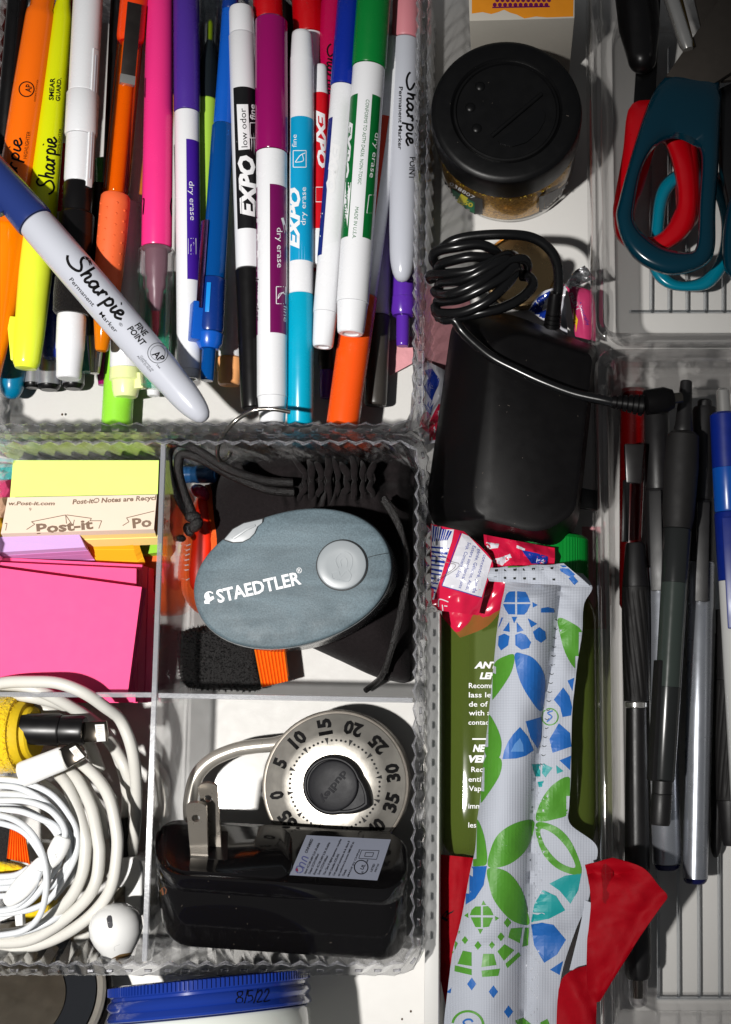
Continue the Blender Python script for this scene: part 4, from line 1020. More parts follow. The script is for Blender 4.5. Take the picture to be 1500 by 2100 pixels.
th = [[(-60, 1600, 41), (0, 1598, 43), (51, 1605, 45), (103, 1627, 46), (140, 1668, 46), (158, 1709, 45), (155, 1755, 44), (132, 1802, 42), (95, 1850, 41), (40, 1870, 40), (-60, 1880, 39)],
      [(-60, 1618, 40), (0, 1612, 43), (41, 1617, 45), (80, 1636, 46), (118, 1668, 45), (146, 1716, 44), (146, 1760, 42), (128, 1790, 40), (100, 1812, 38)],
      [(-60, 1645, 44), (0, 1642, 46), (51, 1643, 47.5), (95, 1657, 48.5), (122, 1680, 49), (134, 1705, 49.5), (131, 1722, 49)],
      [(-60, 1630, 43), (0, 1628, 45), (48, 1632, 46), (92, 1652, 46), (126, 1688, 46), (142, 1735, 45), (136, 1778, 43), (104, 1818, 42), (52, 1836, 41), (-60, 1838, 40)],
      [(-60, 1662, 45), (0, 1661, 47), (42, 1664, 48), (80, 1678, 48), (116, 1696, 47), (130, 1730, 46)],
      [(-60, 1670, 47), (0, 1672, 49), (45, 1690, 50.5), (75, 1723, 52), (93, 1774, 52.5), (95, 1826, 52), (82, 1877, 50), (51, 1907, 47), (0, 1918, 45), (-60, 1922, 44)],
      [(-60, 1684, 46), (0, 1688, 48), (48, 1706, 49), (80, 1745, 50), (98, 1782, 49), (92, 1812, 48), (60, 1850, 46), (20, 1866, 45), (-60, 1872, 44)],
      [(-60, 1800, 43), (0, 1798, 45), (34, 1794, 46), (60, 1780, 46)], [(-60, 1812, 42), (0, 1810, 44), (40, 1804, 45), (70, 1788, 46)],
      [(-60, 1826, 41), (0, 1822, 43), (34, 1818, 44), (66, 1800, 45)], [(-60, 1840, 40), (0, 1838, 42), (40, 1830, 43), (80, 1802, 44)],
      [(-60, 1866, 41), (0, 1867, 43), (34, 1857, 46), (66, 1826, 48), (82, 1785, 49)],
      [(30, 1916, 40), (70, 1905, 41), (110, 1886, 40), (140, 1860, 37), (150, 1825, 34)],
      [(-60, 1606, 38), (0, 1606, 40), (60, 1612, 42), (112, 1640, 42), (150, 1690, 41), (162, 1730, 40), (150, 1790, 38), (110, 1842, 37)],
      [(-60, 1650, 41), (0, 1652, 43), (50, 1660, 44.5), (96, 1686, 45), (122, 1722, 45), (124, 1762, 44), (104, 1800, 43)],
      [(95, 1846, 35), (122, 1818, 36), (142, 1780, 36), (146, 1740, 36)], [(86, 1600, 33), (118, 1626, 35), (142, 1660, 36), (156, 1700, 35)]]
for l in th: tube('earphone_loop', l, 6.6, M_cab2, t, n=8)
rm = tube('remote', [(131, 1716, 49.5), (127, 1726, 49.5), (118, 1745, 50), (108, 1762, 50), (96, 1778, 49.5)], lambda k: 20 * math.sin(math.pi * min(1, max(0.04, .18 + .74 * k))) ** .6, M_gloss, t, n=16, flat=.6)
strokes('plus_mark', [[(109, 1753), (120, 1751)], [(113, 1746), (116, 1759)]], 1.2, Surf([rm]), mat('grey_print', (150, 150, 150)), t)
tube('cord_splitter', [(88, 1762, 48), (70, 1790, 48.5), (50, 1815, 49), (30, 1836, 49), (12, 1852, 48)], lambda k: 9 + 13 * math.sin(math.pi * k) ** .8, M_gloss, t, n=14, flat=.45)
slab('white_tail', [(-40, 1868), (46, 1862), (47, 1898), (32, 1900), (30, 1878), (-40, 1906)], 36, 39, M_gloss, t, bev=.4)
# yellow strap roll and black plug
t = Tool('strap_roll', 'yellow hook and loop strap rolled around a black cable plug', 'strap', None, (-60, 1508, 37), (80, 1502, 38))
t.seg('outer_wrap', M_yv, [(-60, 150), (-20, 158), (20, 158), (36, 154), (42, 146), (42.5, 130)], n=40)
t.seg('inner_wrap', M_ywb, [(40, 134), (54, 132), (60, 126), (60.5, 108)], n=40); t.seg('core_wrap', M_ywb, [(58, 110), (70, 106), (74, 98), (74.5, 70)], n=40)
t = Tool('lightning_plug', 'black cable plug with metal tip sticking out of the yellow strap', 'plug', 'cable plugs with metal tips', (30, 1494, 43), (225, 1500, 44))
t.seg('sleeve', M_black, [(30, 62), (122, 66), (126, 62)], squash=.75); t.seg('collar', M_black, [(127, 60), (168, 61), (174, 56)], squash=.75)
def plug_tip(parent, q, z, contact, m):
    slab('metal_tip', q, z - 1.6, z, m, parent, bev=.35)
    slab('contact_plate', contact, z - .2, z + .12, M_gloss, parent, bev=.05)
    (a, b, c, d) = [Vector((x, y, 0)) for x, y in contact]
    for i in range(8):
        k0, k1 = .1 + i * .105, .1 + i * .105 + .05
        e = lambda u, k: (a.lerp(b, u)).lerp(d.lerp(c, u), k)
        qd = [e(.22, k0), e(.78, k0), e(.78, k1), e(.22, k1)]
        slab('contact', [(p.x, p.y) for p in qd], z + .1, z + .17, M_blk2, parent, smooth=0)
M_blk2 = mat('dark_contact', (80, 72, 64), rough=0.3, metal=.6)
plug_tip(t.o, [(170, 1481), (218, 1478), (221, 1500), (220, 1521), (171, 1522)], 45.5, [(195, 1486), (214, 1485), (217, 1520), (199, 1521)], M_tip)
t = Tool('lightning_plug', 'white cable plug with metal tip lying over the coiled cables', 'plug', 'cable plugs with metal tips', (40, 1591, 49), (160, 1543, 50))
t.seg('sleeve', M_gloss, [(41, 40), (44, 50), (50, 53), (124, 50), (130, 49), (131, 46)], squash=.62)
t.seg('lip', M_cab, [(128, 48), (133, 48), (134, 44)], squash=.6)
plug_tip(t.o, [(120, 1537), (150, 1522), (160, 1527), (177, 1548), (174, 1556), (140, 1575)], 51.5, [(155, 1529), (174, 1552), (160, 1559), (142, 1536)], M_tip)
fuzz(bpy.data.objects['outer_wrap'], 2600, .8, .2, M_yv, 5, up=-.1)
# strap pieces
t = thing('cable_strap', 'black and orange strap end peeking out inside the earphone loops', 'strap', P(30, 1730, 3))
slab('loop_tab', [(-40, 1682), (16, 1686), (22, 1690), (14, 1768), (-40, 1762)], 38, 42, M_loop, t, bev=.4)
rib_strip(t, (21, 1684), (50, 1694), (12, 1760), (64, 1772), 41.2, 9, M_orr, .9)
o = blob('yellow_strap', [(-40, 1758), (10, 1764), (54, 1776), (52, 1792), (20, 1800), (-40, 1800)], 34, 6, M_yv, None, rings=10, noise=.8, nscale=12)
tag(o, 'yellow loop strap below the orange ribbed end', 'strap', 'yellow straps among the cables')
o = blob('yellow_strap', [(40, 1842), (112, 1836), (108, 1870), (90, 1890), (46, 1896)], 8, 8, M_yv, None, rings=10, noise=.8, nscale=12)
tag(o, 'yellow loop strap low under the white cable turns', 'strap', 'yellow straps among the cables')
# charger cube, black connector, earbud
t = thing('usb_charger', 'white charger cube low behind the earbud', 'charger', P(265, 1800, 3))
slab('body', [(236, 1762), (276, 1757), (288, 1764), (292, 1780), (291, 1880), (240, 1880)], 3, 24, M_gloss, t, bev=2.0, seg=4)
slab('socket', [(234, 1822), (256, 1818), (256, 1856), (234, 1858)], 23, 25, M_dsteel, t, bev=.2)
o = slab('usb_connector', [(222, 1680), (256, 1678), (261, 1758), (226, 1760)], 6, 22, M_black, None, bev=.5); tag(o, 'dark cable connector low beside the white cable turns', 'connector')
bud = thing('earbud', 'glossy white earbud lying by the divider corner', 'earbud', P(240, 1915, 3))
p = P(241, 1907, 38); k = pxm(p)
bm = bmesh.new(); add_lathe(bm, p + Vector((-.1, 1, .25)).normalized() * 54 * k, Vector((.06, -1, -.22)), [(0, 4 * k), (2 * k, 16 * k), (8 * k, 31 * k), (20 * k, 45 * k), (36 * k, 52 * k), (56 * k, 53 * k), (76 * k, 46 * k), (94 * k, 35 * k), (106 * k, 28 * k), (110 * k, 26 * k), (108 * k, 24 * k)], 40)
shell = obj('shell', bm, M_gloss, bud, smooth=60)
s = Surf([shell])
M_mesh = mat('speaker_mesh', (66, 66, 70), rough=.6, bump=1, bscale=3000, var=.4, scale=2500)
patch('grille', [[(222, 1878), (227, 1877), (230, 1880), (232, 1898), (230, 1903), (225, 1904), (222, 1901), (219, 1884)]], s, M_mesh, bud, step=3)
strokes('side_mark', [[(236, 1950), (235, 1942), (246, 1937)]], 1.0, s, mat('pale_grey_print', (206, 206, 204)), bud)
patch('port', [[(230, 1965), (246, 1957), (270, 1953), (275, 1956), (262, 1962), (240, 1969)]], s, mat('brown_grime', (112, 86, 50), rough=.8), bud, step=4)

# ------------------------------------------------------------------ padlock and charger brick
lock = thing('padlock', 'round combination padlock with black knob and numbered steel dial', 'padlock', P(687, 1610, 3))
LZ = 24.0
M_dial = mat('brushed_dial_steel', (192, 187, 178), rough=0.34, metal=0.85, var=0.16, scale=120, bump=0.15, bscale=700)
M_rim = mat('nickel_rim', (164, 156, 146), rough=0.3, metal=0.75, var=0.1)
M_worn = mat('worn_nickel', (200, 194, 184), rough=0.3, metal=0.6, var=0.12)
p = P(687, 1610, LZ); k = pxm(p); Z = Vector((0, 0, 1))
bm = bmesh.new(); add_lathe(bm, Vector((p.x, p.y, 0)), Z, [(.003, 140 * k), (.005, 150 * k), (LZ * .001 - .005, 153 * k), (LZ * .001 - .0035, 152.5 * k), (LZ * .001 - .0028, 150 * k), (LZ * .001 - .0026, 146 * k)], 72); obj('case', bm, M_rim, lock, smooth=40)
bm = bmesh.new(); add_lathe(bm, p - Z * .0027, Z, [(0, 145.5 * k), (.0006, 145 * k), (.0009, 142 * k), (.0026, 110 * k), (.0034, 102 * k), (.0036, 60 * k)], 72); dial = obj('dial', bm, M_dial, lock, smooth=50)
s = Surf([dial])
nums = (('0', 190, 100, 17), ('5', 158, 68, 17), ('10', 129, 45, 34), ('15', 100, 100, 34), ('20', 72, 162, 38), ('25', 43, 133, 38), ('30', 12, 98, 38), ('35', -17, 74, 40), ('40', -46, 42, 38), ('55', 216, 128, 36), ('50', 245, 155, 36), ('45', -75, 15, 36))
ls = []
for tx, th_, dr, L_ in nums:
    c = Vector((687 + 121 * math.cos(R(th_)), 1610 - 121 * math.sin(R(th_)))); ex = Vector((math.cos(R(dr)), -math.sin(R(dr)))); ey = Vector((ex.y, -ex.x))
    a = c - ex * L_ / 2 - ey * 13; b = c + ex * L_ / 2 - ey * 13
    ls.append((tx, a.x, a.y, b.x, b.y, 27))
lettering(ls, s, M_ink, lock, bold=.05, lift=.08, name='dial_number')
pol = []
for i in range(60):
    a = R(190 - i * 6); c = (687 + 92 * math.cos(a), 1610 - 92 * math.sin(a)); ca, sa = math.cos(a), -math.sin(a)
    if i % 5 == 0:
        pol.append([(c[0] + ca * 6 - sa * 4, c[1] + sa * 6 + ca * 4), (c[0] + ca * 6 + sa * 4, c[1] + sa * 6 - ca * 4), (c[0] - ca * 8, c[1] - sa * 8)])
    else:
        pol.append([(c[0] + 2.6 * math.cos(j * math.pi / 4), c[1] + 2.6 * math.sin(j * math.pi / 4)) for j in range(8)])
o = patch('dial_tick', pol, s, M_ink, lock, step=0, lift=.07); o['kind'] = 'stuff'
M_knob = mat('black_knob_plastic', (34, 34, 37), rough=.5, var=.12, scale=200, bump=.15, bscale=900, spec=.25)
def knob_out(kk):
    out = []
    for i in range(64):
        a = 2 * math.pi * i / 64; x, y = 62 * math.cos(a), 62 * math.sin(a)
        d = (math.degrees(a) - 29 + 180) % 360 - 180
        if abs(d) < 46: rr = 62 / math.cos(R(46 - abs(d))) if False else 62 + 28 * (1 - abs(d) / 46) ** 1.25; x, y = rr * math.cos(a), rr * math.sin(a)
        out.append((685 + x * kk, 1609 + y * kk))
    return out
kz = LZ
bm = bmesh.new(); gs = []
for kk, z in ((1.0, kz - 1), (1.0, kz + 2.0), (.97, kz + 4.2), (.9, kz + 5.2), (.86, kz + 5.2), (.83, kz + 4.4)):
    gs.append([bm.verts.new(P(x, y, LZ) + Vector((0, 0, (z - LZ) * .001))) for x, y in knob_out(kk)])
for a, b in zip(gs, gs[1:]):
    for i in range(64): bm.faces.new((a[i], a[(i + 1) % 64], b[(i + 1) % 64], b[i]))
bm.faces.new(gs[0]); bm.faces.new(gs[-1]); obj('knob', bm, M_knob, lock, smooth=35)
bm = bmesh.new(); p2 = P(684, 1611, LZ + 4)
add_lathe(bm, p2, Z, [(0, 52 * k), (.0012, 51 * k), (.0016, 49 * k), (.0013, 46 * k), (.0011, 20 * k)], 64); kd = obj('knob_face', bm, M_knob, lock, smooth=40)
lettering([('dudley', 704, 1579, 655, 1641, 15)], Surf([kd]), mat('raised_black', (40, 40, 43), rough=.6, spec=.1), lock, bold=.03, lift=.25)
tube('shackle', [(640, 1536, 13), (600, 1520, 13), (559, 1527, 14), (520, 1531, 14), (482, 1538, 14), (436, 1558, 14), (406, 1588, 14), (394, 1626, 14), (391, 1664, 14), (402, 1710, 14), (440, 1746, 14), (500, 1760, 14), (560, 1745, 13), (620, 1700, 13)], 15, M_worn, lock, n=18)

br = thing('wall_charger', 'glossy black wall charger brick with folding prongs and grey label', 'charger', P(575, 1830, 3))
M_gb = mat('glossy_black_plastic', (14, 13, 14), rough=.09, var=.1, scale=60, bump=.04, bscale=120)
T = [P(318, 1676, 30), P(838, 1705, 30), P(836, 1830, 59), P(316, 1793, 59)]
Dn = ((P(330, 1944, 41) - T[3]) + (P(836, 1980, 41) - T[2])) / 2
def rq(q, ru, rv, n=8, ins=0.0):
    """rounded quadrilateral: ru, rv corner radii as shares of its sides"""
    out = []
    for cu, cv, a0 in ((1 - ru, 1 - rv, 0), (ru, 1 - rv, 90), (ru, rv, 180), (1 - ru, rv, 270)):
        for i in range(n + 1):
            a = R(a0 + 90 * i / n); u, v_ = cu + ru * math.cos(a), cv + rv * math.sin(a)
            u = .5 + (u - .5) * (1 - ins); v_ = .5 + (v_ - .5) * (1 - ins * 3.2)
            out.append(q[0] * (1 - u) * (1 - v_) + q[1] * u * (1 - v_) + q[2] * u * v_ + q[3] * (1 - u) * v_)
    return out
def stack(name, rings, m, parent, smooth=40):
    bm = bmesh.new(); gs = [[bm.verts.new(p) for p in r] for r in rings]; n = len(gs[0])
    for a, b in zip(gs, gs[1:]):
        for i in range(n): bm.faces.new((a[i], a[(i + 1) % n], b[(i + 1) % n], b[i]))
    bm.faces.new(gs[0]); bm.faces.new(gs[-1]); return obj(name, bm, m, parent, smooth)
sh_ = lambda r, f, mn=.0025: [Vector((q.x, q.y, max(q.z, mn))) for q in [p + Dn * f for p in r]]
A = rq(T, .11, .4)
body = stack('body', [rq(T, .11, .4, ins=.012), sh_(A, .02), sh_(A, .19), sh_(rq(T, .11, .4, ins=.004), .2), sh_(rq(T, .11, .4, ins=.004), .21), sh_(A, .22), sh_(A, .9), sh_(rq(T, .11, .4, ins=.02), .98)], M_gb, br)
un = -Dn.normalized()
qd = lambda u0, v0, u1, v1: [T[0] * (1 - u) * (1 - v_) + T[1] * u * (1 - v_) + T[2] * u * v_ + T[3] * (1 - u) * v_ for u, v_ in ((u0, v0), (u1, v0), (u1, v1), (u0, v1))]
up_ = lambda r, mm: [p + un * mm * .001 for p in r]
pq = qd(.045, .06, .545, .95)
panel = stack('prong_panel', [up_(rq(pq, .16, .25), -.4), up_(rq(pq, .16, .25), .5), up_(rq(pq, .16, .25, ins=.01), .9)], M_gb, br)
q2 = qd(.14, .22, .29, .72); slot = stack('prong_slot', [up_(rq(q2, .05, .05), .5), up_(rq(q2, .05, .05), 1.0)], M_black, br, smooth=0)
M_prong = mat('prong_steel', (160, 153, 143), rough=.28, metal=.7, var=.15)
def prong(b0, b1, t0, t1, zb, zt, hole, hz):
    n_ = 14; bm = bmesh.new()
    a, b, c, d = P(*b0, zb), P(*b1, zb), P(*t1, zt), P(*t0, zt)
    up = (c - b).normalized(); sd = (b - a).normalized(); nn = sd.cross(up).normalized()
    if nn.z < 0: nn = -nn
    ctr = (c + d) / 2; hw = (c - d).length / 2
    out = [a, b] + [ctr + sd * hw * math.cos(R(x)) + up * (hw * .55 * math.sin(R(x)) - hw * .5) for x in range(0, 181, 18)]
    hc = P(*hole, hz); hc = a + (hc - a) - nn * (hc - a).dot(nn); hr = hw * .42
    inn = [hc + sd * hr * math.cos(R(20 * i)) + up * hr * math.sin(R(20 * i)) for i in range(18)]
    lay_ = []
    for off in (nn * .0007, -nn * .0007):
        ov = [bm.verts.new(p + off) for p in out]; iv = [bm.verts.new(p + off) for p in inn]
        es = [bm.edges.new((ov[i], ov[(i + 1) % len(ov)])) for i in range(len(ov))] + [bm.edges.new((iv[i], iv[(i + 1) % 18])) for i in range(18)]
        bmesh.ops.triangle_fill(bm, edges=es, use_beauty=True); lay_.append((ov, iv))
    for x in (0, 1):
        u, v_ = lay_[0][x], lay_[1][x]
        for i in range(len(u)): bm.faces.new((u[i], u[(i + 1) % len(u)], v_[(i + 1) % len(u)], v_[i]))
    return obj('prong', bm, M_prong, br, smooth=30)
prong((432, 1742), (455, 1742), (407, 1606), (446, 1604), 44, 55, (428, 1636), 52.5)
prong((393, 1760), (428, 1761), (383, 1646), (424, 1644), 49, 59, (403, 1676), 56.2)
M_lab = mat('grey_label_paper', (150, 155, 172), rough=.45, var=.03)
sb = Surf([body])
lab = patch('label', [[(629, 1713), (802, 1722), (774, 1806), (594, 1795)]], sb, M_lab, br, step=12, lift=.08)
rows = [('ONN400D', 630, 1751, 643, 1722, 6), ('Input: AC100-240V 0.3A 50-60Hz', 627, 1793, 657, 1730, 4.6), ('Output: DC5V/1000mA', 636, 1794, 655, 1752, 4.6), ('Entrée: AC100-240V 0.3A 50-60Hz', 646, 1795, 678, 1729, 4.6), ('Sortie: DC5V/1000mA', 655, 1795, 674, 1756, 4.6),
        ('This Class B digital apparatus complies', 666, 1796, 701, 1722, 4.4), ('with Canadian ICES-003.', 676, 1797, 697, 1752, 4.4), ('Cet appareil numérique de la classe B', 686, 1797, 718, 1726, 4.4), ('est conforme à la norme NMB-003 du', 696, 1798, 727, 1728, 4.4), ('Canada.', 705, 1798, 712, 1784, 4.4),
        ('MADE IN CHINA', 715, 1799, 740, 1742, 3.4), ('UL', 745, 1785, 750, 1774, 7), ('c', 744, 1792, 746, 1788, 5), ('us', 753, 1771, 756, 1764, 4), ('LISTED', 763, 1789, 770, 1773, 4.4), ('E467103', 771, 1789, 778, 1773, 3.6)]
lettering(rows, sb, M_ink, br, lift=.13, bold=.02)
patch('label_mark', ring_poly(741, 1779, 13, 15, 24) + [q for l in ([(742, 1744), (778, 1745), (772.5, 1763), (736, 1761), (742, 1744)], [(750, 1749), (767, 1749.4), (764, 1757.5), (748, 1757), (750, 1749)]) for i in range(4) for q in stroke_polys([l[i], l[i + 1]], 1.1)], sb, M_ink, br, step=0, lift=.13)
M_dust = mat('pale_dust', (92, 84, 76), rough=.9)
def specks(surf, parent, box, n_, seed, m=M_dust, r=(.5, 1.1)):
    rn = random.Random(seed); ps = []
    for i in range(n_):
        x, y, a = rn.uniform(box[0], box[2]), rn.uniform(box[1], box[3]), rn.uniform(0, 3.14); l, w_ = rn.uniform(*r) * (2.4 if i % 5 == 0 else 1), rn.uniform(.35, .6)
        c, s_ = math.cos(a), math.sin(a); ps.append([(x + c * l - s_ * w_, y + s_ * l + c * w_), (x + c * l + s_ * w_, y + s_ * l - c * w_), (x - c * l + s_ * w_, y - s_ * l - c * w_), (x - c * l - s_ * w_, y - s_ * l + c * w_)])
    o = patch('dust', ps, surf, m, parent, step=0, lift=.05)
    if o: o['kind'] = 'stuff'
specks(sb, br, (330, 1700, 830, 1960), 22, 4)
patch('brown_spot', [[(331, 1822), (338, 1818), (343, 1824), (341, 1833), (334, 1836)], [(328, 1826), (331, 1824), (331, 1830)]], sb, mat('rust_brown', (120, 70, 38), rough=.9), br, step=0, lift=.06)
M_onn = mat('blue_violet_print', (84, 88, 140), rough=.5)
patch('maker_mark', [q for l in ([(612, 1791), (607, 1785), (611, 1777), (620, 1780), (621, 1787), (614, 1791)], [(625, 1781), (615, 1775), (618, 1769), (628, 1774)], [(630, 1768), (620, 1762), (623, 1757), (633, 1761)]) for q in stroke_polys(l, 2.2, 4)], sb, M_onn, br, step=0, lift=.13)
patch('red_dot', [[(606, 1785), (610, 1780), (612, 1788)]], sb, mat('red_violet_print', (150, 40, 70)), br, step=0, lift=.14)

# ------------------------------------------------------------------ below the organiser: blue lidded jar, round tin
M_blid = mat('blue_enamel_lid', (24, 52, 138), rough=.14, var=.04, coat=.5)
t = Tool('storage_jar', 'white glass jar on its side with a blue ridged lid dated in black', 'jar', None, (432, 1990, 36), (436, 2240, 43))
pr = [(2004, 380), (2007, 396), (2026, 398), (2029, 392), (2034, 392), (2040, 404), (2048, 408), (2054, 402), (2058, 396), (2062, 402), (2070, 410), (2075, 408), (2077, 398)]
lid_ = t.seg('lid', M_blid, pr, n=96)
t.seg('glass_body', mat('milky_glass', (226, 230, 222), rough=.08, coat=.4), [(2078, 380), (2080, 392), (2086, 400), (2110, 404), (2230, 404)], n=72)
kb = bmesh.new()
for i in range(150):
    a = 2 * math.pi * i / 150; nrm = t.r * math.cos(a) + t.u * math.sin(a); tt = t.r * -math.sin(a) + t.u * math.cos(a)
    if nrm.z < -.2: continue
    d0, k = t.at(2008); d1, _ = t.at(2025); rr = 197.6 * k
    f = lambda d, s_, h: t.a + t.D * d + nrm * (rr + h) + tt * s_ * k
    add_hex(kb, [f(d0, -1.3, .0007), f(d0, 1.3, .0007), f(d1, 1.3, .0007), f(d1, -1.3, .0007)], [f(d0, -3, -.0002), f(d0, 3, -.0002), f(d1, 3, -.0002), f(d1, -3, -.0002)])
obj('knurl', kb, M_blid, lid_, smooth=0, kind='stuff')
strokes('date', [[(497, 2034), (487, 2036), (489, 2044), (497, 2047), (496, 2055), (486, 2056), (485, 2049), (496, 2041), (497, 2034)], [(508, 2030), (501, 2058)], [(519, 2032), (510, 2033), (509, 2042), (516, 2042), (518, 2049), (509, 2056)], [(529, 2029), (520, 2058)], [(528, 2037), (534, 2031), (537, 2038), (527, 2055), (537, 2054)], [(542, 2036), (547, 2029), (551, 2035), (541, 2054), (553, 2052)]], 2.0, Surf([lid_]), M_ink, t.o, lift=.15)
tin = thing('round_tin', 'dark round tin with a steel centre, tilted under the lower left corner', 'tin', P(20, 2060, 2))
M_dgrey = mat('charcoal_ring', (40, 42, 46), rough=.8, spec=.1)
M_brush = mat('brushed_steel_disc', (118, 110, 98), rough=.5, metal=.9, var=.2, scale=160)
p = P(20, 2056, 23); k = pxm(p); D = Vector((.1, .67, .74)).normalized()
for nm, m, pr in (('outer_case', M_black, [(-.02, 200 * k), (-.003, 203 * k), (-.001, 201 * k), (-.001, 150 * k)]), ('bright_ring', M_worn, [(-.001, 190 * k), (.0006, 190 * k), (.0012, 184 * k), (.0006, 173 * k), (-.0008, 171 * k)]),
                  ('dark_ring', M_dgrey, [(0, 171 * k), (.001, 170 * k), (.0004, 112 * k)]), ('steel_disc', M_brush, [(0, 111 * k), (.001, 110 * k), (.0011, 10 * k)])):
    bm = bmesh.new(); add_lathe(bm, p, D, pr, 72); obj(nm, bm, m, tin, smooth=40)
# ------------------------------------------------------------------ the gap between organisers and trays
def sheet(name, left, right, m, parent, nu=14, nv=5, bulge=0.0, noise=0.0, nscale=30, thick=0.25, seed=0, zf=None):
    """a lying sheet between two edges, each [(x, y, z)]; bulge mm in the middle, crumple noise mm"""
    from mathutils import noise as mn
    l = catmull([Vector(p) for p in left], nv); r = catmull([Vector(p) for p in right], nv); rows = []
    m_ = min(len(l), len(r))
    for j in range(m_):
        row = []
        for i in range(nu + 1):
            u = i / nu; q = l[j].lerp(r[j], u)
            z = q.z + bulge * math.sin(math.pi * u)
            if noise: z += noise * (mn.noise(Vector((q.x / nscale, q.y / nscale, seed))) + .5 * mn.noise(Vector((q.x / nscale * 2.3, q.y / nscale * 2.3, seed + 5))))
            if zf: z += zf(u, j / (m_ - 1), q.x, q.y)
            row.append(P(q.x, q.y, max(z, .3)))
        rows.append(row)
    return loft(name, rows, m, parent, thick=thick, smooth=50)

# pink tissue on the floor
M_tis = mat('pale_pink_tissue', (226, 158, 164), rough=.9, var=.08, scale=260, bump=.8, bscale=420, bdist=.0006, gain=.9)
o = sheet('tissue', [(872, 590, .6), (870, 680, .6), (866, 770, .6)], [(962, 604, .6), (970, 680, .6), (950, 752, .6)], M_tis, None, bulge=.6, noise=.5, nscale=18)
tag(o, 'pale pink tissue on the drawer bottom left of the power adapter', 'tissue', 'pale pink tissues')
o = sheet('tissue', [(1194, 1080, .6), (1196, 1180, .6), (1200, 1290, .6)], [(1236, 1080, .6), (1240, 1180, .6), (1244, 1290, .6)], M_tis, None, noise=.5, nscale=18)
tag(o, 'pale pink tissue showing between the green cap and the pen tray', 'tissue', 'pale pink tissues')
o = sheet('tissue', [(796, 700, 2.6), (796, 735, 2.6), (800, 770, 2.6)], [(846, 690, 2.6), (848, 720, 2.6), (846, 745, 2.6)], M_tis, None, noise=.3, nscale=18)
tag(o, 'pale pink tissue scrap under the violet pen plunger', 'tissue', 'pale pink tissues')

# brass lid
M_brass = mat('champagne_metal', (176, 148, 108), rough=.28, metal=1.0, var=.12, scale=40)
p = P(1068, 562, 1.5); k = pxm(p); Zv = Vector((0, 0, 1))
bm = bmesh.new(); add_lathe(bm, Vector((p.x, p.y, 0.0006)), Zv, [(0, 76 * k), (.005, 78 * k), (.006, 76 * k), (.0062, 72 * k), (.0052, 69 * k), (.0052, 4 * k)], 64)
tag(obj('jar_lid', bm, M_brass, None), 'champagne coloured metal lid lying flat under the coiled cord', 'lid')

# match box
M_boxw = mat('off_white_card', (206, 200, 188), rough=.7, var=.05, bump=.15, bscale=900)
M_boxo = mat('orange_printed_card', (240, 150, 22), rough=.5, var=.08, scale=300)
t = thing('small_box', 'orange topped small cardboard box with dark hexagon print at the top edge', 'box', P(1070, -30, 0))
bx = slab('carton', [(957, -130), (1181, -130), (1179, 37), (963, 43)], 0.3, 46, M_boxw, t, bev=.5)
s = Surf([bx])
patch('top_print', [[(968, -125), (1179, -125), (1176, 34), (1150, 35), (1122, 36), (1100, 34), (1076, 38), (1060, 30), (1046, 26), (1034, 20), (1022, 25), (1008, 29), (990, 25), (968, 28)]], s, M_boxo, t, step=0, lift=.05)
patch('edge_print', [[(958, -125), (966, -125), (966, 36), (964, 40), (960, 30)]], s, mat('blue_printed_card', (12, 84, 150), rough=.5), t, step=0, lift=.05)
M_hex = mat('plum_print', (62, 26, 44), rough=.5)
hx = []
for r_ in range(12):
    for i in range(11):
        x = 1015 + i * 10.6 + (5.3 if r_ % 2 else 0); y = 10 - r_ * 9.4
        hx.append([(x + 4.6 * math.cos(math.pi / 6 + j * math.pi / 3), y + 4.6 * math.sin(math.pi / 6 + j * math.pi / 3)) for j in range(6)])
o = patch('hexagon_print', hx + [[(1010, 14), (1128, 12), (1128, 15), (1010, 17)]], s, M_hex, t, step=0, lift=.1); o['kind'] = 'stuff'

# glitter jar
jar = thing('glitter_jar', 'glass jar of gold glitter with a black shaker lid and green price label', 'jar', P(1036, 337, .3))
M_lidb = mat('black_lid_plastic', (9, 9, 10), rough=.36, spec=.3, var=.15, scale=200, bump=.1, bscale=1500)
p = P(1039, 226, 46); k = pxm(p); B = Vector((p.x, p.y, 0)); Rj = 158 * k
def lz(bm, pr, n=72): add_lathe(bm, B, Zv, [(z * .001, r * Rj) for z, r in pr], n)
bm = bmesh.new(); lz(bm, [(31, .965), (31.2, .985), (43.2, .99), (44.8, .975), (45.7, .94), (46, .9), (46, .73), (45.4, .715), (45.0, .70), (45.5, .685), (45.6, .66), (44.9, .645), (44.7, .2)]); lid = obj('lid', bm, M_lidb, jar, smooth=30)
bm = bmesh.new()
for x, y in ((985, 177), (965, 220), (978, 263)):
    q = P(x, y, 45); bmesh.ops.create_uvsphere(bm, u_segments=16, v_segments=8, radius=11.5 * k, matrix=Matrix.Translation(q - Vector((0, 0, .0006))) @ Matrix.Diagonal((1, 1, .55, 1)))
obj('shaker_bump', bm, M_lidb, jar, smooth=60, kind='stuff')
M_lidg = mat('glossy_black_lid_plastic', (10, 10, 11), rough=.14, var=.2, scale=300, bump=.3, bscale=1200)
tube('lid_bar', [(1008, 280, 44.8), (1060, 236, 44.8), (1111, 193, 44.8)], 5, M_lidb, jar, n=8)
slab('flap', [(1026, 296), (1022, 288), (1030, 280), (1062, 258), (1098, 228), (1112, 224), (1119, 232), (1118, 248), (1104, 272), (1080, 292), (1050, 301)], 44, 45.3, M_lidg, jar, bev=.4)
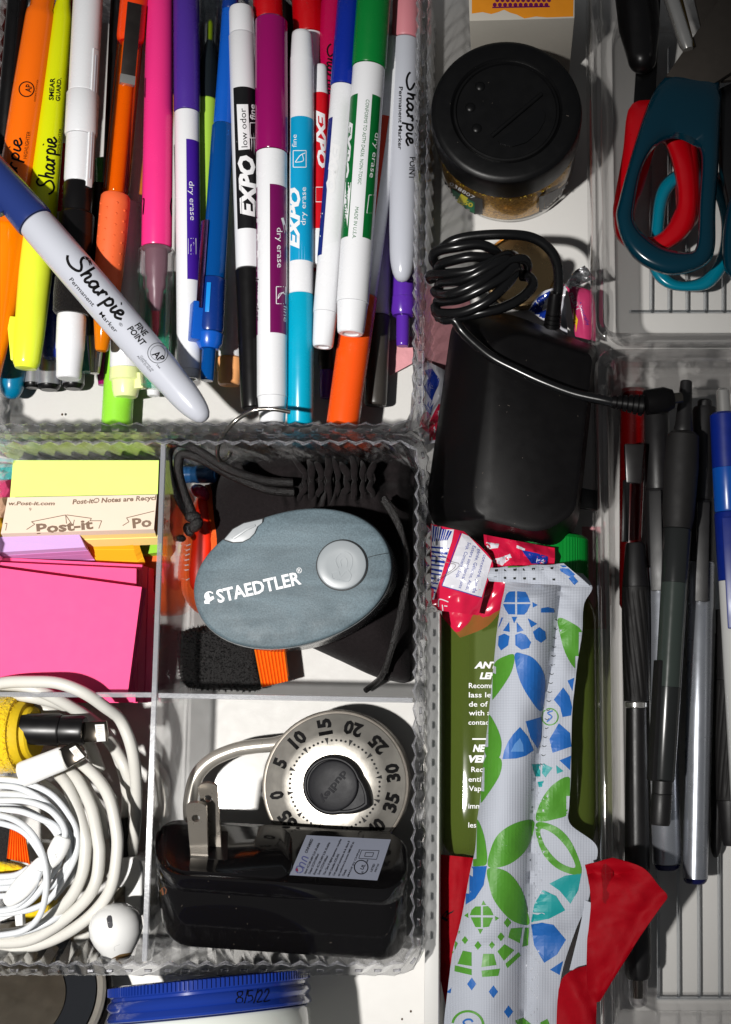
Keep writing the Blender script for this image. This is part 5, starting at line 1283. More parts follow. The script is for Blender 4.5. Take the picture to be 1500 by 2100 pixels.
bm = bmesh.new(); lz(bm, [(.5, .8), (1.2, .9), (4, .955), (8, .965), (27, .965), (29, .94), (31, .93)]); glass = obj('glass', bm, clear('jar_glass', (.97, .97, .96), refr=.08, ior=1.3, rough=.02), jar, smooth=40)
M_gl = bpy.data.materials.new('gold_glitter'); M_gl.use_nodes = True; nt = M_gl.node_tree; b = nt.nodes['Principled BSDF']
vo = nt.nodes.new('ShaderNodeTexVoronoi'); vo.inputs['Scale'].default_value = 1500; cr = nt.nodes.new('ShaderNodeValToRGB'); cr.color_ramp.elements[0].color = (.16, .07, .01, 1); cr.color_ramp.elements[1].color = (.75, .42, .08, 1)
tc = nt.nodes.new('ShaderNodeTexCoord'); nt.links.new(tc.outputs['Object'], vo.inputs['Vector']); nt.links.new(vo.outputs['Color'], cr.inputs['Fac']); nt.links.new(cr.outputs['Color'], b.inputs['Base Color'])
nm = nt.nodes.new('ShaderNodeBump'); nm.inputs['Strength'].default_value = 1; nm.inputs['Distance'].default_value = .001; nt.links.new(vo.outputs['Color'], nm.inputs['Height']); nt.links.new(nm.outputs['Normal'], b.inputs['Normal'])
b.inputs['Metallic'].default_value = .8; b.inputs['Roughness'].default_value = .3
bm = bmesh.new(); lz(bm, [(1.8, .8), (4, .92), (29, .925), (30, .9)]); obj('glitter_fill', bm, M_gl, jar, smooth=40, kind='stuff')
gs_ = Surf([glass])
M_jl = mat('black_label_print', (36, 34, 34), rough=.35); M_jg = mat('grey_label_print', (120, 116, 116), rough=.5, var=.05)
patch('label', [[(896, 372), (905, 360), (920, 380), (945, 396), (990, 408), (991, 462), (960, 452), (925, 428), (900, 395)]], gs_, M_jl, jar, step=6, lift=.1)
patch('label_panel', [[(905, 395), (925, 408), (945, 424), (975, 438), (978, 458), (950, 444), (920, 420)]], gs_, mat('dim_grey_print', (84, 80, 78), rough=.5), jar, step=6, lift=.14)
patch('label', [[(1117, 400), (1150, 384), (1176, 362), (1180, 372), (1176, 408), (1150, 436), (1117, 455)]], gs_, M_jg, jar, step=6, lift=.1)
patch('label_stripe', [[(1106, 403), (1117, 400), (1116, 456), (1105, 459)]], gs_, M_jl, jar, step=6, lift=.12)
patch('price_tag', [[(928, 386), (950, 402), (974, 414), (974, 437), (950, 428), (931, 410)]], gs_, mat('green_price_print', (20, 116, 76), rough=.4), jar, step=5, lift=.18)
M_py = mat('yellow_price_print', (216, 206, 40), rough=.4)
lettering([('1', 937, 412, 951, 421, 19), ('50', 951, 417, 969, 425, 9)], gs_, M_py, jar, lift=.24, bold=.04, name='price')
lettering([('038807', 922, 378, 972, 408, 7)], gs_, M_wink, jar, lift=.2, name='label_number')
bm = bmesh.new(); rnd = random.Random(5)
for i in range(46):
    a = R(rnd.uniform(-150, -30)); q = B + Vector((math.cos(a), math.sin(a), 0)) * Rj * rnd.uniform(.95, .985) + Vector((0, 0, rnd.uniform(.0285, .031)))
    bmesh.ops.create_icosphere(bm, subdivisions=1, radius=rnd.uniform(.0002, .0005), matrix=Matrix.Translation(q))
obj('loose_glitter', bm, mat('bright_gold', (255, 214, 60), rough=.2, metal=.9), jar, smooth=0, kind='stuff')

# candy wrappers
M_foil = mat('crumpled_silver_foil', (196, 196, 198), rough=.25, metal=.9, var=.1, bump=.4, bscale=120, bdist=.001)
M_wr = mat('glossy_red_wrapper', (206, 28, 66), rough=.16, var=.06, bump=.25, bscale=160, bdist=.0006)
M_wb = mat('glossy_blue_wrapper', (22, 52, 148), rough=.2, var=.05)
M_ww = mat('glossy_white_wrapper', (214, 214, 222), rough=.2, var=.03, bump=.25, bscale=160, bdist=.0006)
M_wp = mat('pink_wrapper_print', (200, 60, 110), rough=.25, var=.3, scale=200)
G_w = 'torn candy wrappers around the power adapter'
w_ = thing('candy_wrapper', 'torn blue, white and pink candy wrapper with silver inside beside the adapter plug', 'wrapper', P(1160, 640, 1), G_w)
w1 = sheet('wrapper_film', [(1084, 636, 16), (1110, 600, 20), (1160, 586, 22)], [(1120, 660, 11), (1142, 668, 11), (1164, 690, 11)], M_ww, w_, noise=1.5, nscale=26, bulge=2)
w2 = sheet('wrapper_film', [(1150, 584, 20), (1166, 600, 21), (1180, 690, 15)], [(1168, 586, 21), (1216, 604, 20), (1222, 700, 14)], M_wp, w_, noise=1.5, nscale=22, bulge=1.5, seed=3)
sheet('foil_inside', [(1158, 585, 23), (1180, 556, 24), (1200, 545, 25)], [(1170, 592, 22), (1200, 580, 23), (1222, 572, 24)], M_foil, w_, noise=3, nscale=14, seed=4)
s = Surf([w1]); patch('blue_print', [[(1086, 637), (1104, 610), (1128, 596), (1132, 603), (1118, 618), (1112, 634), (1120, 652), (1104, 652)], [(1106, 642), (1120, 634), (1122, 646), (1114, 650)]], s, M_wb, w_, step=5, lift=.15)
s = Surf([w2]); lettering([('FRUITY', 1166, 604, 1184, 638, 10)], s, M_ww, w_, lift=.15, step=3); lettering([('Naturally', 1186, 622, 1204, 668, 7)], s, M_wb, w_, lift=.15, step=3)
patch('yellow_print', [[(1160, 626), (1176, 632), (1186, 656), (1182, 680), (1170, 672), (1168, 648)]], s, mat('yellow_wrapper_print', (236, 190, 40), rough=.3), w_, step=5, lift=.12)
patch('blue_print', [[(1152, 632), (1166, 642), (1174, 668), (1168, 682), (1152, 672)], [(1206, 590), (1216, 594), (1216, 604), (1208, 600)]], s, M_wb, w_, step=5, lift=.16)
w_ = thing('candy_wrapper', 'blue, white and red candy wrapper tucked between ridged wall and adapter', 'wrapper', P(900, 820, 1), G_w)
w1 = sheet('wrapper_film', [(876, 740, 6), (874, 820, 8), (872, 912, 6)], [(914, 760, 10), (916, 830, 12), (908, 905, 10)], M_ww, w_, noise=2, nscale=20, bulge=4)
s = Surf([w1]); patch('blue_print', [[(878, 742), (890, 760), (902, 778), (900, 790), (886, 772), (884, 800), (890, 812), (882, 840), (877, 830)], [(876, 846), (890, 826), (884, 852), (878, 866)]], s, M_wb, w_, step=5, lift=.15)
patch('red_print', [[(880, 868), (900, 828), (914, 836), (908, 900), (882, 904)]], s, M_wr, w_, step=5, lift=.15)
w_ = thing('candy_wrapper', 'red candy wrapper with barcode and white ingredient panel below the adapter', 'wrapper', P(950, 1180, 1), G_w)
sheet('wrapper_film', [(1036, 1180, 30), (1000, 1186, 30), (915, 1240, 28), (908, 1266, 26)], [(1044, 1210, 29), (1034, 1240, 28), (1000, 1284, 26), (944, 1308, 25)], M_wr, w_, noise=2.0, nscale=30, bulge=2, seed=2)
def pz(x, y): return 34 + (y - 1160) * .01
w1 = sheet('wrapper_film', [(884, 1074, 33), (884, 1150, 36), (886, 1236, 37), (900, 1252, 35)], [(952, 1090, 36), (1010, 1150, 39), (996, 1206, 38), (982, 1262, 35)], M_wr, w_, noise=1.2, nscale=40, bulge=2, seed=8, nu=20, nv=8)
s = Surf([w1])
patch('barcode_panel', [[(880, 1070), (932, 1084), (927, 1110), (888, 1238), (884, 1238)]], s, M_ww, w_, step=6, lift=.12)
patch('barcode_bar', [[(884 + i * 5, 1077 + i * 1.5), (884 + i * 5 + (3.6 if i % 3 else 2), 1078 + i * 1.5), (884 + i * 5 + 1 - i * .9, 1112 - i * .5), (883 + i * 5 - i * .9, 1111 - i * .5)] for i in range(9)] +
      [[(883, 1120 + i * 9), (922 - i * 2.8, 1124 + i * 9), (921 - i * 2.8, 1128 + i * 9 + (1 if i % 2 else -1.5)), (883, 1124 + i * 9)] for i in range(12)], s, M_wb, w_, step=6, lift=.18)
patch('ingredient_panel', [[(948, 1094), (962, 1100), (1009, 1150), (998, 1190), (988, 1224), (908, 1201)]], s, M_ww, w_, step=6, lift=.12)
patch('panel_line', stroke_polys([(945, 1094), (907, 1201)], 1.6) + stroke_polys([(908, 1202), (988, 1225)], 1.6), s, M_wb, w_, step=0, lift=.17)
lettering([('concentré, jus de', 992, 1137, 969, 1215, 7.5), ('génée, Gélatine, Acide', 981, 1126, 955, 1210, 7.5), ('Esters saccharosiques', 970, 1119, 941, 1206, 7.5), ('Soja. Contient : Soja.', 960, 1112, 935, 1185, 7.5)], s, M_wb, w_, lift=.18, step=4)
strokes('white_print', [[(920, 1234), (902, 1229), (900, 1244)], [(918, 1243), (912, 1242)], [(908, 1240), (909, 1252)]], 2, s, M_ww, w_, lift=.17)
w_ = thing('candy_wrapper', 'crumpled red and white candy wrapper peeking out under the adapter corner', 'wrapper', P(1050, 1140, 1), G_w)
w1 = sheet('wrapper_film', [(992, 1096, 30), (996, 1130, 33), (1004, 1164, 33)], [(1138, 1124, 33), (1138, 1150, 35), (1134, 1170, 36)], M_wr, w_, noise=3, nscale=22, bulge=2, seed=6, nu=22)
s = Surf([w1]); patch('white_print', [[(998, 1112), (1024, 1116), (1022, 1124), (1000, 1126)], [(1006, 1150), (1046, 1136), (1050, 1144), (1030, 1160)], [(1060, 1118), (1078, 1126), (1076, 1130), (1060, 1124)]], s, M_ww, w_, step=5, lift=.15)
patch('blue_print', [[(1070, 1128), (1100, 1134), (1124, 1142), (1122, 1158), (1090, 1156)]], s, M_wb, w_, step=5, lift=.15); lettering([('ité', 1100, 1153, 1116, 1156, 10)], s, M_wink, w_, lift=.2, step=4)

# power adapter
ad = thing('power_adapter', 'black power adapter with its cord coiled above and lying across it', 'adapter', P(1050, 880, 4))
M_ad = mat('satin_black_case', (11, 10, 11), rough=.42, var=.15, scale=90, bump=.08, bscale=1800, spec=.14)
def rpoly(pts, rad, n=7):
    """polygon in photo pixels with rounded corners"""
    out = []
    for i, p in enumerate(pts):
        a, b, c = Vector(pts[i - 1]), Vector(p), Vector(pts[(i + 1) % len(pts)])
        d0, d1 = (a - b), (c - b); r_ = rad[i] if isinstance(rad, (list, tuple)) else rad
        p0, p1 = b + d0.normalized() * min(r_, d0.length * .45), b + d1.normalized() * min(r_, d1.length * .45)
        for k in range(n + 1):
            u = k / n; out.append((1 - u) ** 2 * p0 + 2 * u * (1 - u) * b + u * u * p1)
    return out
outer = rpoly([(930, 640), (1040, 640), (1225, 712), (1188, 1066), (1150, 1136), (886, 1074), (876, 1020)], [50, 40, 16, 20, 26, 22, 20])
mid = rpoly([(944, 650), (1040, 652), (1220, 718), (1185, 1060), (1140, 1122), (900, 1066), (886, 1020)], [46, 40, 16, 20, 28, 22, 20])
top = rpoly([(1004, 700), (1060, 678), (1216, 728), (1180, 1052), (1110, 1096), (972, 1060), (966, 1010)], [20, 26, 16, 22, 40, 34, 26])
top2 = rpoly([(1014, 704), (1062, 686), (1210, 734), (1174, 1046), (1108, 1088), (980, 1052), (974, 1008)], [40, 40, 24, 30, 44, 34, 30])
base = [P(q.x, q.y, 22) for q in outer]
stack('case', [[Vector((q.x, q.y, .005)) for q in base], base, [P(q.x, q.y, 30) for q in mid], [P(q.x, q.y, 45.0) for q in top], [P(q.x, q.y, 45.6) for q in top2]], M_ad, ad, smooth=50)
slab('prong', [(1180, 998), (1226, 1006), (1226, 1046), (1178, 1040)], 14, 17, M_blk2 if False else M_black, ad, bev=.3)
specks(Surf([ad.children[0]]), ad, (900, 660, 1210, 1120), 24, 9)
specks(Surf([lid]), jar, (890, 90, 1190, 380), 10, 12)
M_cb = mat('black_cord_rubber', (13, 13, 14), rough=.24, var=.12, scale=120, bump=.06, bscale=900)
coil = [[(900, 548, 44), (889, 532, 47), (896, 516, 50), (936, 507, 53), (986, 502, 53), (1019, 518, 50), (1030, 540, 44)],
        [(910, 562, 46), (902, 544, 49), (930, 534, 53), (968, 527, 55), (1010, 532, 53), (1030, 550, 48)],
        [(886, 575, 44), (884, 564, 47), (922, 561, 53), (965, 556, 56), (1005, 540, 57), (1040, 523, 54), (1056, 526, 48)],
        [(900, 592, 45), (906, 580, 48), (948, 575, 55), (990, 556, 58), (1030, 534, 57), (1052, 530, 51), (1060, 544, 45)],
        [(892, 596, 47), (900, 603, 50), (930, 602, 56), (976, 583, 59), (1018, 556, 58), (1048, 536, 55), (1074, 532, 52), (1082, 548, 48), (1072, 566, 43)],
        [(896, 620, 45), (912, 618, 49), (946, 612, 55), (990, 592, 58), (1030, 570, 58), (1056, 548, 56), (1063, 556, 52)],
        [(893, 628, 47), (902, 642, 50), (950, 640, 55), (1002, 616, 58), (1040, 582, 57), (1056, 560, 54)],
        [(898, 650, 46), (930, 652, 50), (984, 642, 53), (1028, 632, 53), (1066, 614, 52), (1092, 588, 50), (1088, 570, 48), (1070, 566, 46)],
        [(905, 512, 48), (930, 494, 51), (975, 484, 52), (1040, 481, 52), (1090, 487, 50), (1124, 508, 48), (1142, 540, 45), (1146, 580, 41), (1142, 620, 37), (1136, 640, 34)],
        [(894, 640, 45), (910, 655, 48), (932, 656, 50), (948, 678, 49), (974, 704, 49), (1012, 734, 49.5), (1063, 760, 50), (1113, 783, 50.5), (1177, 807, 51), (1240, 821, 52), (1262, 826, 52)]]
for l in coil: tube('cord', l, 10.6, M_cb, ad, n=12)
def relief(name, A_, B_, prof, m, parent, ribs=0):
    a, b = P(*A_), P(*B_); D = (b - a); L_ = D.length; k = pxm(a); bm = bmesh.new()
    add_lathe(bm, a, D, [(f * L_, w * k / 2) for f, w in prof], 22); return obj(name, bm, m, parent, smooth=40)
rp = lambda w0, w1, n_=5: [q for i in range(n_) for q in ((i / n_, w0 + (w1 - w0) * i / n_), (i / n_ + .7 / n_, w0 + (w1 - w0) * (i + .7) / n_), (i / n_ + .72 / n_, (w0 + (w1 - w0) * i / n_) * .86), (i / n_ + .98 / n_, (w0 + (w1 - w0) * i / n_) * .86))]
relief('strain_relief', (1140, 600, 40), (1132, 672, 32), [(0, 24), (.2, 29), (.45, 30)] + [(.5 + f * .5, w) for f, w in rp(31, 36, 4)], M_ad, ad)
relief('strain_relief', (1256, 824, 52), (1322, 832, 52), rp(26, 46, 6), M_ad, ad)
relief('plug_body', (1322, 826, 52), (1380, 818, 51), [(0, 40), (.05, 52), (.7, 54), (.8, 50), (1, 40)], M_ad, ad)
relief('plug_tip', (1380, 818, 51), (1398, 815, 50.5), [(0, 22), (1, 22)], M_dsteel, ad)

# green bottle with cap
M_liq = clear('green_liquid_plastic', (.95, .985, .72), refr=.1, ior=1.33, rough=.03, bump=.4, bscale=22)
nt = M_liq.node_tree; out = nt.nodes['Material Output']; src = out.inputs['Surface'].links[0].from_socket
df = nt.nodes.new('ShaderNodeBsdfDiffuse'); df.inputs['Color'].default_value = (.17, .24, .04, 1); m3 = nt.nodes.new('ShaderNodeMixShader'); m3.inputs[0].default_value = .33
nt.links.new(src, m3.inputs[1]); nt.links.new(df.outputs[0], m3.inputs[2]); nt.links.new(m3.outputs[0], out.inputs['Surface'])
bo = thing('cleaner_bottle', 'flat clear bottle of green lens cleaner with white printing and green cap', 'bottle', P(1065, 1500, .5))
bo_out = rpoly([(906, 1230), (960, 1190), (1170, 1190), (1222, 1240), (1226, 1700), (1200, 1766), (930, 1764), (902, 1720)], [40, 30, 30, 40, 50, 30, 30, 40])
ins = lambda k: [Vector((1064 + (q.x - 1064) * k, 1480 + (q.y - 1480) * (1 - (1 - k) * .55))) for q in bo_out]
bb = stack('bottle_body', [[P(q.x, q.y, z) for q in ins(k)] for k, z in ((.86, 1), (.95, 2.2), (1.0, 8), (1.0, 18), (.96, 24), (.86, 27), (.7, 28.2), (.4, 28.6))], M_liq, bo, smooth=60)
slab('back_label', [(962, 1280), (1060, 1280), (1050, 1745), (962, 1745)], 1.2, 1.9, mat('dark_green_label', (58, 70, 56), rough=.5), bo, smooth=0)
M_gcap = mat('green_ribbed_cap', (10, 140, 50), rough=.3)
bm = bmesh.new(); a = P(1110, 1098, 15); b = P(1110, 1204, 15); D = b - a; k = pxm(a); rings = []
r_, u_ = frame(D)
for f, w in ((0, .84), (.04, .95), (.1, 1.0), (1, 1.0)):
    rings.append([bm.verts.new(a + D * f + (r_ * math.cos(2 * math.pi * i / 160) * 96 + u_ * math.sin(2 * math.pi * i / 160) * 76) * k * w * (1 + (.012 if i % 2 else 0))) for i in range(160)])
for x, y in zip(rings, rings[1:]):
    for i in range(160): bm.faces.new((x[i], x[(i + 1) % 160], y[(i + 1) % 160], y[i]))
bm.faces.new(rings[0]); bm.faces.new(rings[-1]); obj('cap', bm, M_gcap, bo, smooth=30)
s = Surf([bb])
lettering([('ANTI', 973, 1370, 1028, 1370, 13), ('LENS', 984, 1392, 1030, 1392, 13)], s, M_wink, bo, shear=.25, bold=.05, step=8)
lettering([('NE', 970, 1541, 996, 1541, 14), ('VERRES', 962, 1563, 1040, 1563, 14)], s, M_wink, bo, shear=.25, bold=.05, step=8)
lettering([('Recommended', 962, 1411, 1056, 1411, 11), ('lass lenses', 962, 1430, 1042, 1430, 11), ('de of lens', 962, 1449, 1034, 1449, 11), ('with a soft', 962, 1467, 1040, 1467, 11), ('contact', 961, 1486, 1008, 1486, 10),
           ('Recom', 967, 1583, 1012, 1583, 11), ('entilles', 961, 1603, 1010, 1603, 11), ('Vapor', 962, 1622, 1004, 1622, 11), ('imme', 961, 1658, 996, 1658, 11), ('les', 961, 1697, 977, 1697, 11)], s, M_wink, bo, bold=.01, step=8)
patch('rule', [[(969, 1514), (998, 1514), (998, 1517), (969, 1517)]], s, M_wink, bo, step=0)

# white strip with loop
t = thing('white_strip', 'long narrow white strip with a small loop at its top', 'strip', P(888, 1680, .5))
M_strip = mat('matte_white_plastic', (214, 213, 210), rough=.45, var=.03, scale=40)
sp = [(877, 1256), (902, 1254), (902, 1500), (901, 1800), (899, 2200), (869, 2200), (872, 1900), (875, 1500)]
slab('strip', sp, 1, 38, M_strip, t, bev=.4)
tube('hanging_loop', [(881, 1256, 37), (881, 1248, 37.5), (887, 1244, 38), (894, 1248, 37.5), (897, 1257, 37)], 2.4, M_strip, t, n=8)
# hair
o = tube('hair', [(872, 1098, 40), (884, 1130, 42), (915, 1152, 43), (934, 1158, 43), (926, 1170, 43), (890, 1192, 42), (874, 1204, 41)], .55, mat('brown_hair', (90, 66, 44), rough=.4), None, n=5); tag(o, 'fine brown hair curling over the barcode wrapper', 'hair')

# red ribbon
M_rib2 = mat('red_satin', (156, 2, 20), rough=.6, var=.12, scale=700, spec=.12, bump=.5, bscale=2400, bdist=.0002)
rib = thing('satin_ribbon', 'red satin ribbon folded under the patterned wrapper and over the tray edge', 'ribbon', P(1200, 1900, 2))
sheet('ribbon_fold', [(1200, 1774, 46), (1208, 1810, 46.5), (1212, 1850, 47), (1208, 1900, 47.5), (1204, 1940, 48), (1206, 2030, 49), (1222, 2056, 49)], [(1256, 1760, 50), (1318, 1779, 52), (1352, 1817, 53), (1369, 1838, 53), (1354, 1862, 53), (1300, 1940, 51.5), (1230, 2052, 50)], M_rib2, rib, noise=2.2, nscale=46, zf=lambda u, v, x, y: 1.2 * math.sin((x * .8 + y * .6) / 16) - 3 * math.exp(-(((y - 1790) / 9) ** 2)) * (1 if x < 1300 else 0), thick=.3)
sheet('ribbon_tail', [(1216, 1978, 40), (1170, 1992, 40), (1146, 2030, 40), (1140, 2160, 38)], [(1224, 2020, 44), (1224, 2060, 44), (1223, 2100, 43), (1222, 2160, 42)], M_rib2, rib, noise=1.0, nscale=30, bulge=1.5, thick=.3, zf=lambda u, v, x, y: 2.2 * math.sin((x - y * .4) / 11) * .5)
rl = sheet('ribbon_tail', [(900, 1752, 26), (899, 1850, 26), (897, 1960, 24), (914, 2060, 22)], [(976, 1760, 28), (962, 1850, 28), (950, 1960, 26), (940, 2060, 24)], M_rib2, rib, noise=1.2, nscale=26, bulge=2, thick=.3)
lettering([('R', 917, 1890, 932, 1866, 15)], Surf([rl]), M_ink, rib, step=5, lift=.15)
# ------------------------------------------------------------------ patterned wrapper
M_wrap = mat('woven_white_wrapper', (184, 189, 200), rough=.5, var=.02, spec=.3)
nt = M_wrap.node_tree; bs = nt.nodes['Principled BSDF']; tc = nt.nodes.new('ShaderNodeTexCoord'); vs = []
for ax in ('X', 'Y'):
    wv = nt.nodes.new('ShaderNodeTexWave'); wv.bands_direction = ax; wv.inputs['Scale'].default_value = 560; nt.links.new(tc.outputs['Object'], wv.inputs['Vector']); vs.append(wv)
mm = nt.nodes.new('ShaderNodeMath'); mm.operation = 'ADD'; nt.links.new(vs[0].outputs['Fac'], mm.inputs[0]); nt.links.new(vs[1].outputs['Fac'], mm.inputs[1])
bp = nt.nodes.new('ShaderNodeBump'); bp.inputs['Strength'].default_value = .5; bp.inputs['Distance'].default_value = .00015
nt.links.new(mm.outputs[0], bp.inputs['Height']); nt.links.new(bp.outputs['Normal'], bs.inputs['Normal'])
wr = thing('patterned_wrapper', 'white woven sachet printed with blue and green leaves and rosettes', 'wrapper', P(1080, 1650, 28))
Lf = [(1030, 1176), (1036, 1200), (1028, 1240), (1020, 1290), (1014, 1350), (1006, 1430), (1000, 1490), (992, 1560), (985, 1640), (979, 1682), (975, 1740), (964, 1790), (950, 1866), (940, 1910), (928, 1956), (915, 2060), (906, 2130)]
Sm = [(1150, 1170), (1152, 1196), (1148, 1230), (1141, 1290), (1136, 1340), (1126, 1400), (1116, 1450), (1111, 1510), (1104, 1560), (1098, 1620), (1094, 1670), (1090, 1730), (1088, 1790), (1083, 1860), (1080, 1920), (1076, 2020), (1074, 2130)]
Rt = [(1196, 1176), (1215, 1205), (1198, 1240), (1194, 1300), (1186, 1350), (1180, 1400), (1174, 1460), (1172, 1530), (1171, 1600), (1168, 1650), (1170, 1690), (1224, 1735), (1216, 1790), (1206, 1850), (1180, 1910), (1150, 2010), (1146, 2130)]
rows = []
def rz(rows_, key):  # dense catmull of the three edges
    return catmull([Vector((x, y, 0)) for x, y in key], 8)
l_, m_, r_ = (rz(0, k) for k in (Lf, Sm, Rt))
from mathutils import noise as mn_
for j in range(len(l_)):
    row = []; v_ = j / (len(l_) - 1)
    base = 31 + 8 * math.sin(math.pi * min(1, v_ * 1.15)) ** .5
    pinch = min(1, v_ * 9)
    for i in range(15):
        u = i / 14; q = l_[j].lerp(m_[j], u)
        z = base + pinch * 12 * (max(0, math.sin(math.pi * (u * .96 + .02))) ** .6) - pinch * 1.0
        z += .9 * mn_.noise(Vector((q.x / 40, q.y / 55, 3))) * pinch
        row.append(P(q.x, q.y, z))
    for i in range(1, 9):
        u = i / 8; q = m_[j].lerp(r_[j], u)
        z = base + .6 + 1.2 * math.sin(u * math.pi) + 1.0 * mn_.noise(Vector((q.x / 30, q.y / 40, 7))) + .35 * math.sin(q.y / 3.3) * math.exp(-((u - .12) / .16) ** 2)
        row.append(P(q.x, q.y, z))
    rows.append(row)
wb = loft('sachet', rows, M_wrap, wr, thick=.3, smooth=60)
# crimped top flap
fl_ = loft('crimped_edge', [[P(x0 + (x1 - x0) * i / 16, y0 + (y1 - y0) * i / 16 + dy * math.sin(i * 1.1) * .5, z + .7 * math.sin(i * 1.7 + z)) for i in range(17)]
      for x0, y0, x1, y1, z, dy in ((1006, 1164, 1156, 1156, 42, 2), (1003, 1174, 1166, 1164, 43.5, 1), (1000, 1184, 1190, 1184, 43.5, 1), (1004, 1192, 1212, 1204, 42, 1))], M_wrap, wr, thick=.3, smooth=60)
bk = sheet('back_flap', [(1200, 1846, 36), (1190, 1900, 36), (1168, 1990, 35)], [(1214, 1852, 37), (1214, 1900, 37), (1209, 1986, 36)], M_wrap, wr, thick=.3, noise=.5)
S_ = Surf([wb]); M_pg = mat('green_wrapper_print', (80, 146, 46), rough=.45, var=.1, scale=400); M_pb = mat('blue_wrapper_print', (30, 98, 176), rough=.45, var=.1, scale=400); M_pt = mat('teal_wrapper_print', (22, 148, 150), rough=.45, var=.1, scale=400)
A5 = lambda L_: [(x / 3.947 + 860, y / 3.947 + 1060) for x, y in L_]
A6 = lambda L_: [(x / 2.778 + 860, y / 2.778 + 1560) for x, y in L_]
def sm(L_, seg=5):   # leaf outlines: smooth between the two tips
    return [(v.x, v.y) for v in catmull([Vector((x, y, 0)) for x, y in L_], seg, True)]
def dia(x, y, r, f=1.3): return [(x, y - r * f), (x + r, y), (x, y + r * f), (x - r, y)]
blue, green, teal, white = [], [], [], []
blue += [A5(q) for q in ([(688, 692), (778, 692), (778, 604), (730, 606), (706, 630)], [(794, 692), (900, 692), (880, 640), (860, 608), (794, 604)], [(680, 706), (778, 706), (778, 790), (725, 790), (700, 750)], [(794, 706), (902, 706), (872, 770), (850, 792), (794, 792)],
         [(916, 690), (960, 714), (920, 735)], [(672, 700), (652, 716), (668, 735)], [(750, 810), (795, 810), (770, 862)], [(878, 820), (955, 866), (905, 896)], [(680, 922), (730, 850), (734, 932)], [(790, 852), (846, 920), (792, 936)], [(640, 900), (668, 815), (682, 816), (655, 880)],
         [(645, 965), (690, 945), (732, 965), (722, 1040), (665, 1082), (640, 1040)], [(778, 955), (820, 940), (862, 955), (905, 1015), (888, 1062), (830, 1076), (780, 1040)], [(920, 930), (970, 892), (1020, 930), (1025, 990), (985, 1020), (940, 990)], [(985, 740), (1040, 730), (1090, 745), (1092, 775), (985, 775)])]
blue += [sm(A5(q)) for q in ([(775, 1115), (850, 1112), (930, 1150), (1000, 1250), (1020, 1380), (990, 1570), (900, 1480), (810, 1310)], )]
blue += [A5(q) for q in ([(815, 1700), (880, 1780), (925, 1890), (860, 1935), (790, 1955), (675, 1962), (690, 1890), (720, 1820), (760, 1760)], [(860, 1655), (985, 1620), (992, 1700), (985, 1800), (960, 1880), (900, 1790)],
         [(1090, 1480), (1165, 1380), (1215, 1450), (1238, 1540), (1228, 1608), (1160, 1620), (1140, 1540)], [(1200, 1325), (1255, 1302), (1240, 1410)], [(1130, 1670), (1220, 1750), (1230, 1860), (1080, 1910), (1055, 1800)], [(1135, 1970), (1228, 1932), (1220, 2050)])]
green += [sm(A5(q)) for q in ([(770, 1118), (690, 1130), (620, 1175), (590, 1260), (575, 1400), (572, 1500), (660, 1400), (750, 1250)], [(565, 1602), (620, 1680), (660, 1780), (668, 1860), (650, 1945), (590, 1955), (535, 1910), (545, 1720)], [(1125, 820), (1240, 860), (1318, 935), (1306, 1080), (1272, 1230), (1190, 1120), (1140, 950)])]
green += [sm(A6(q)) for q in ([(380, -20), (430, -30), (470, 0), (460, 80), (400, 180), (345, 242), (352, 110)], [(330, 335), (372, 430), (388, 575), (350, 600), (296, 585), (312, 440)], [(652, 344), (560, 350), (460, 410), (410, 500), (396, 604), (500, 595), (590, 530), (640, 440)], [(393, 614), (500, 632), (580, 730), (615, 850), (622, 934), (520, 905), (430, 800), (398, 700)],
         [(860, 100), (770, 130), (700, 220), (665, 338), (770, 334), (862, 285)])]
blue += [A6(q) for q in ([(387, 600), (300, 604), (275, 640), (258, 740), (240, 838), (320, 785), (368, 710)], [(637, 932), (700, 922), (765, 934), (836, 1020), (785, 1105), (712, 1152), (655, 1050)], [(745, 1190), (820, 1140), (800, 1220)], [(160, 1265), (185, 1295), (180, 1325), (155, 1320)])]
blue += [A6(dia(x, y, 26, 1.4)) for x, y in ((300, 1272), (422, 1316), (508, 1430))]
teal += [A6(q) for q in ([(925, 642), (830, 655), (742, 700), (800, 740), (862, 815), (905, 740)], [(705, 736), (780, 770), (832, 852), (740, 900), (637, 920), (655, 820)], [(640, 20), (690, 20), (690, 90), (660, 90)], [(705, 15), (760, 40), (720, 95), (700, 70)], [(780, 25), (822, 60), (785, 75)], [(675, 120), (710, 115), (700, 150), (680, 150)])]
ol = sm(A6([(664, 358), (780, 376), (870, 470), (925, 640), (800, 622), (700, 520)])); il = sm(A6([(692, 390), (770, 420), (850, 510), (888, 608), (795, 575), (715, 480)]))
n_ = min(len(ol), len(il)); green += [[ol[i], ol[(i + 1) % n_], il[(i + 1) % n_], il[i]] for i in range(n_)]
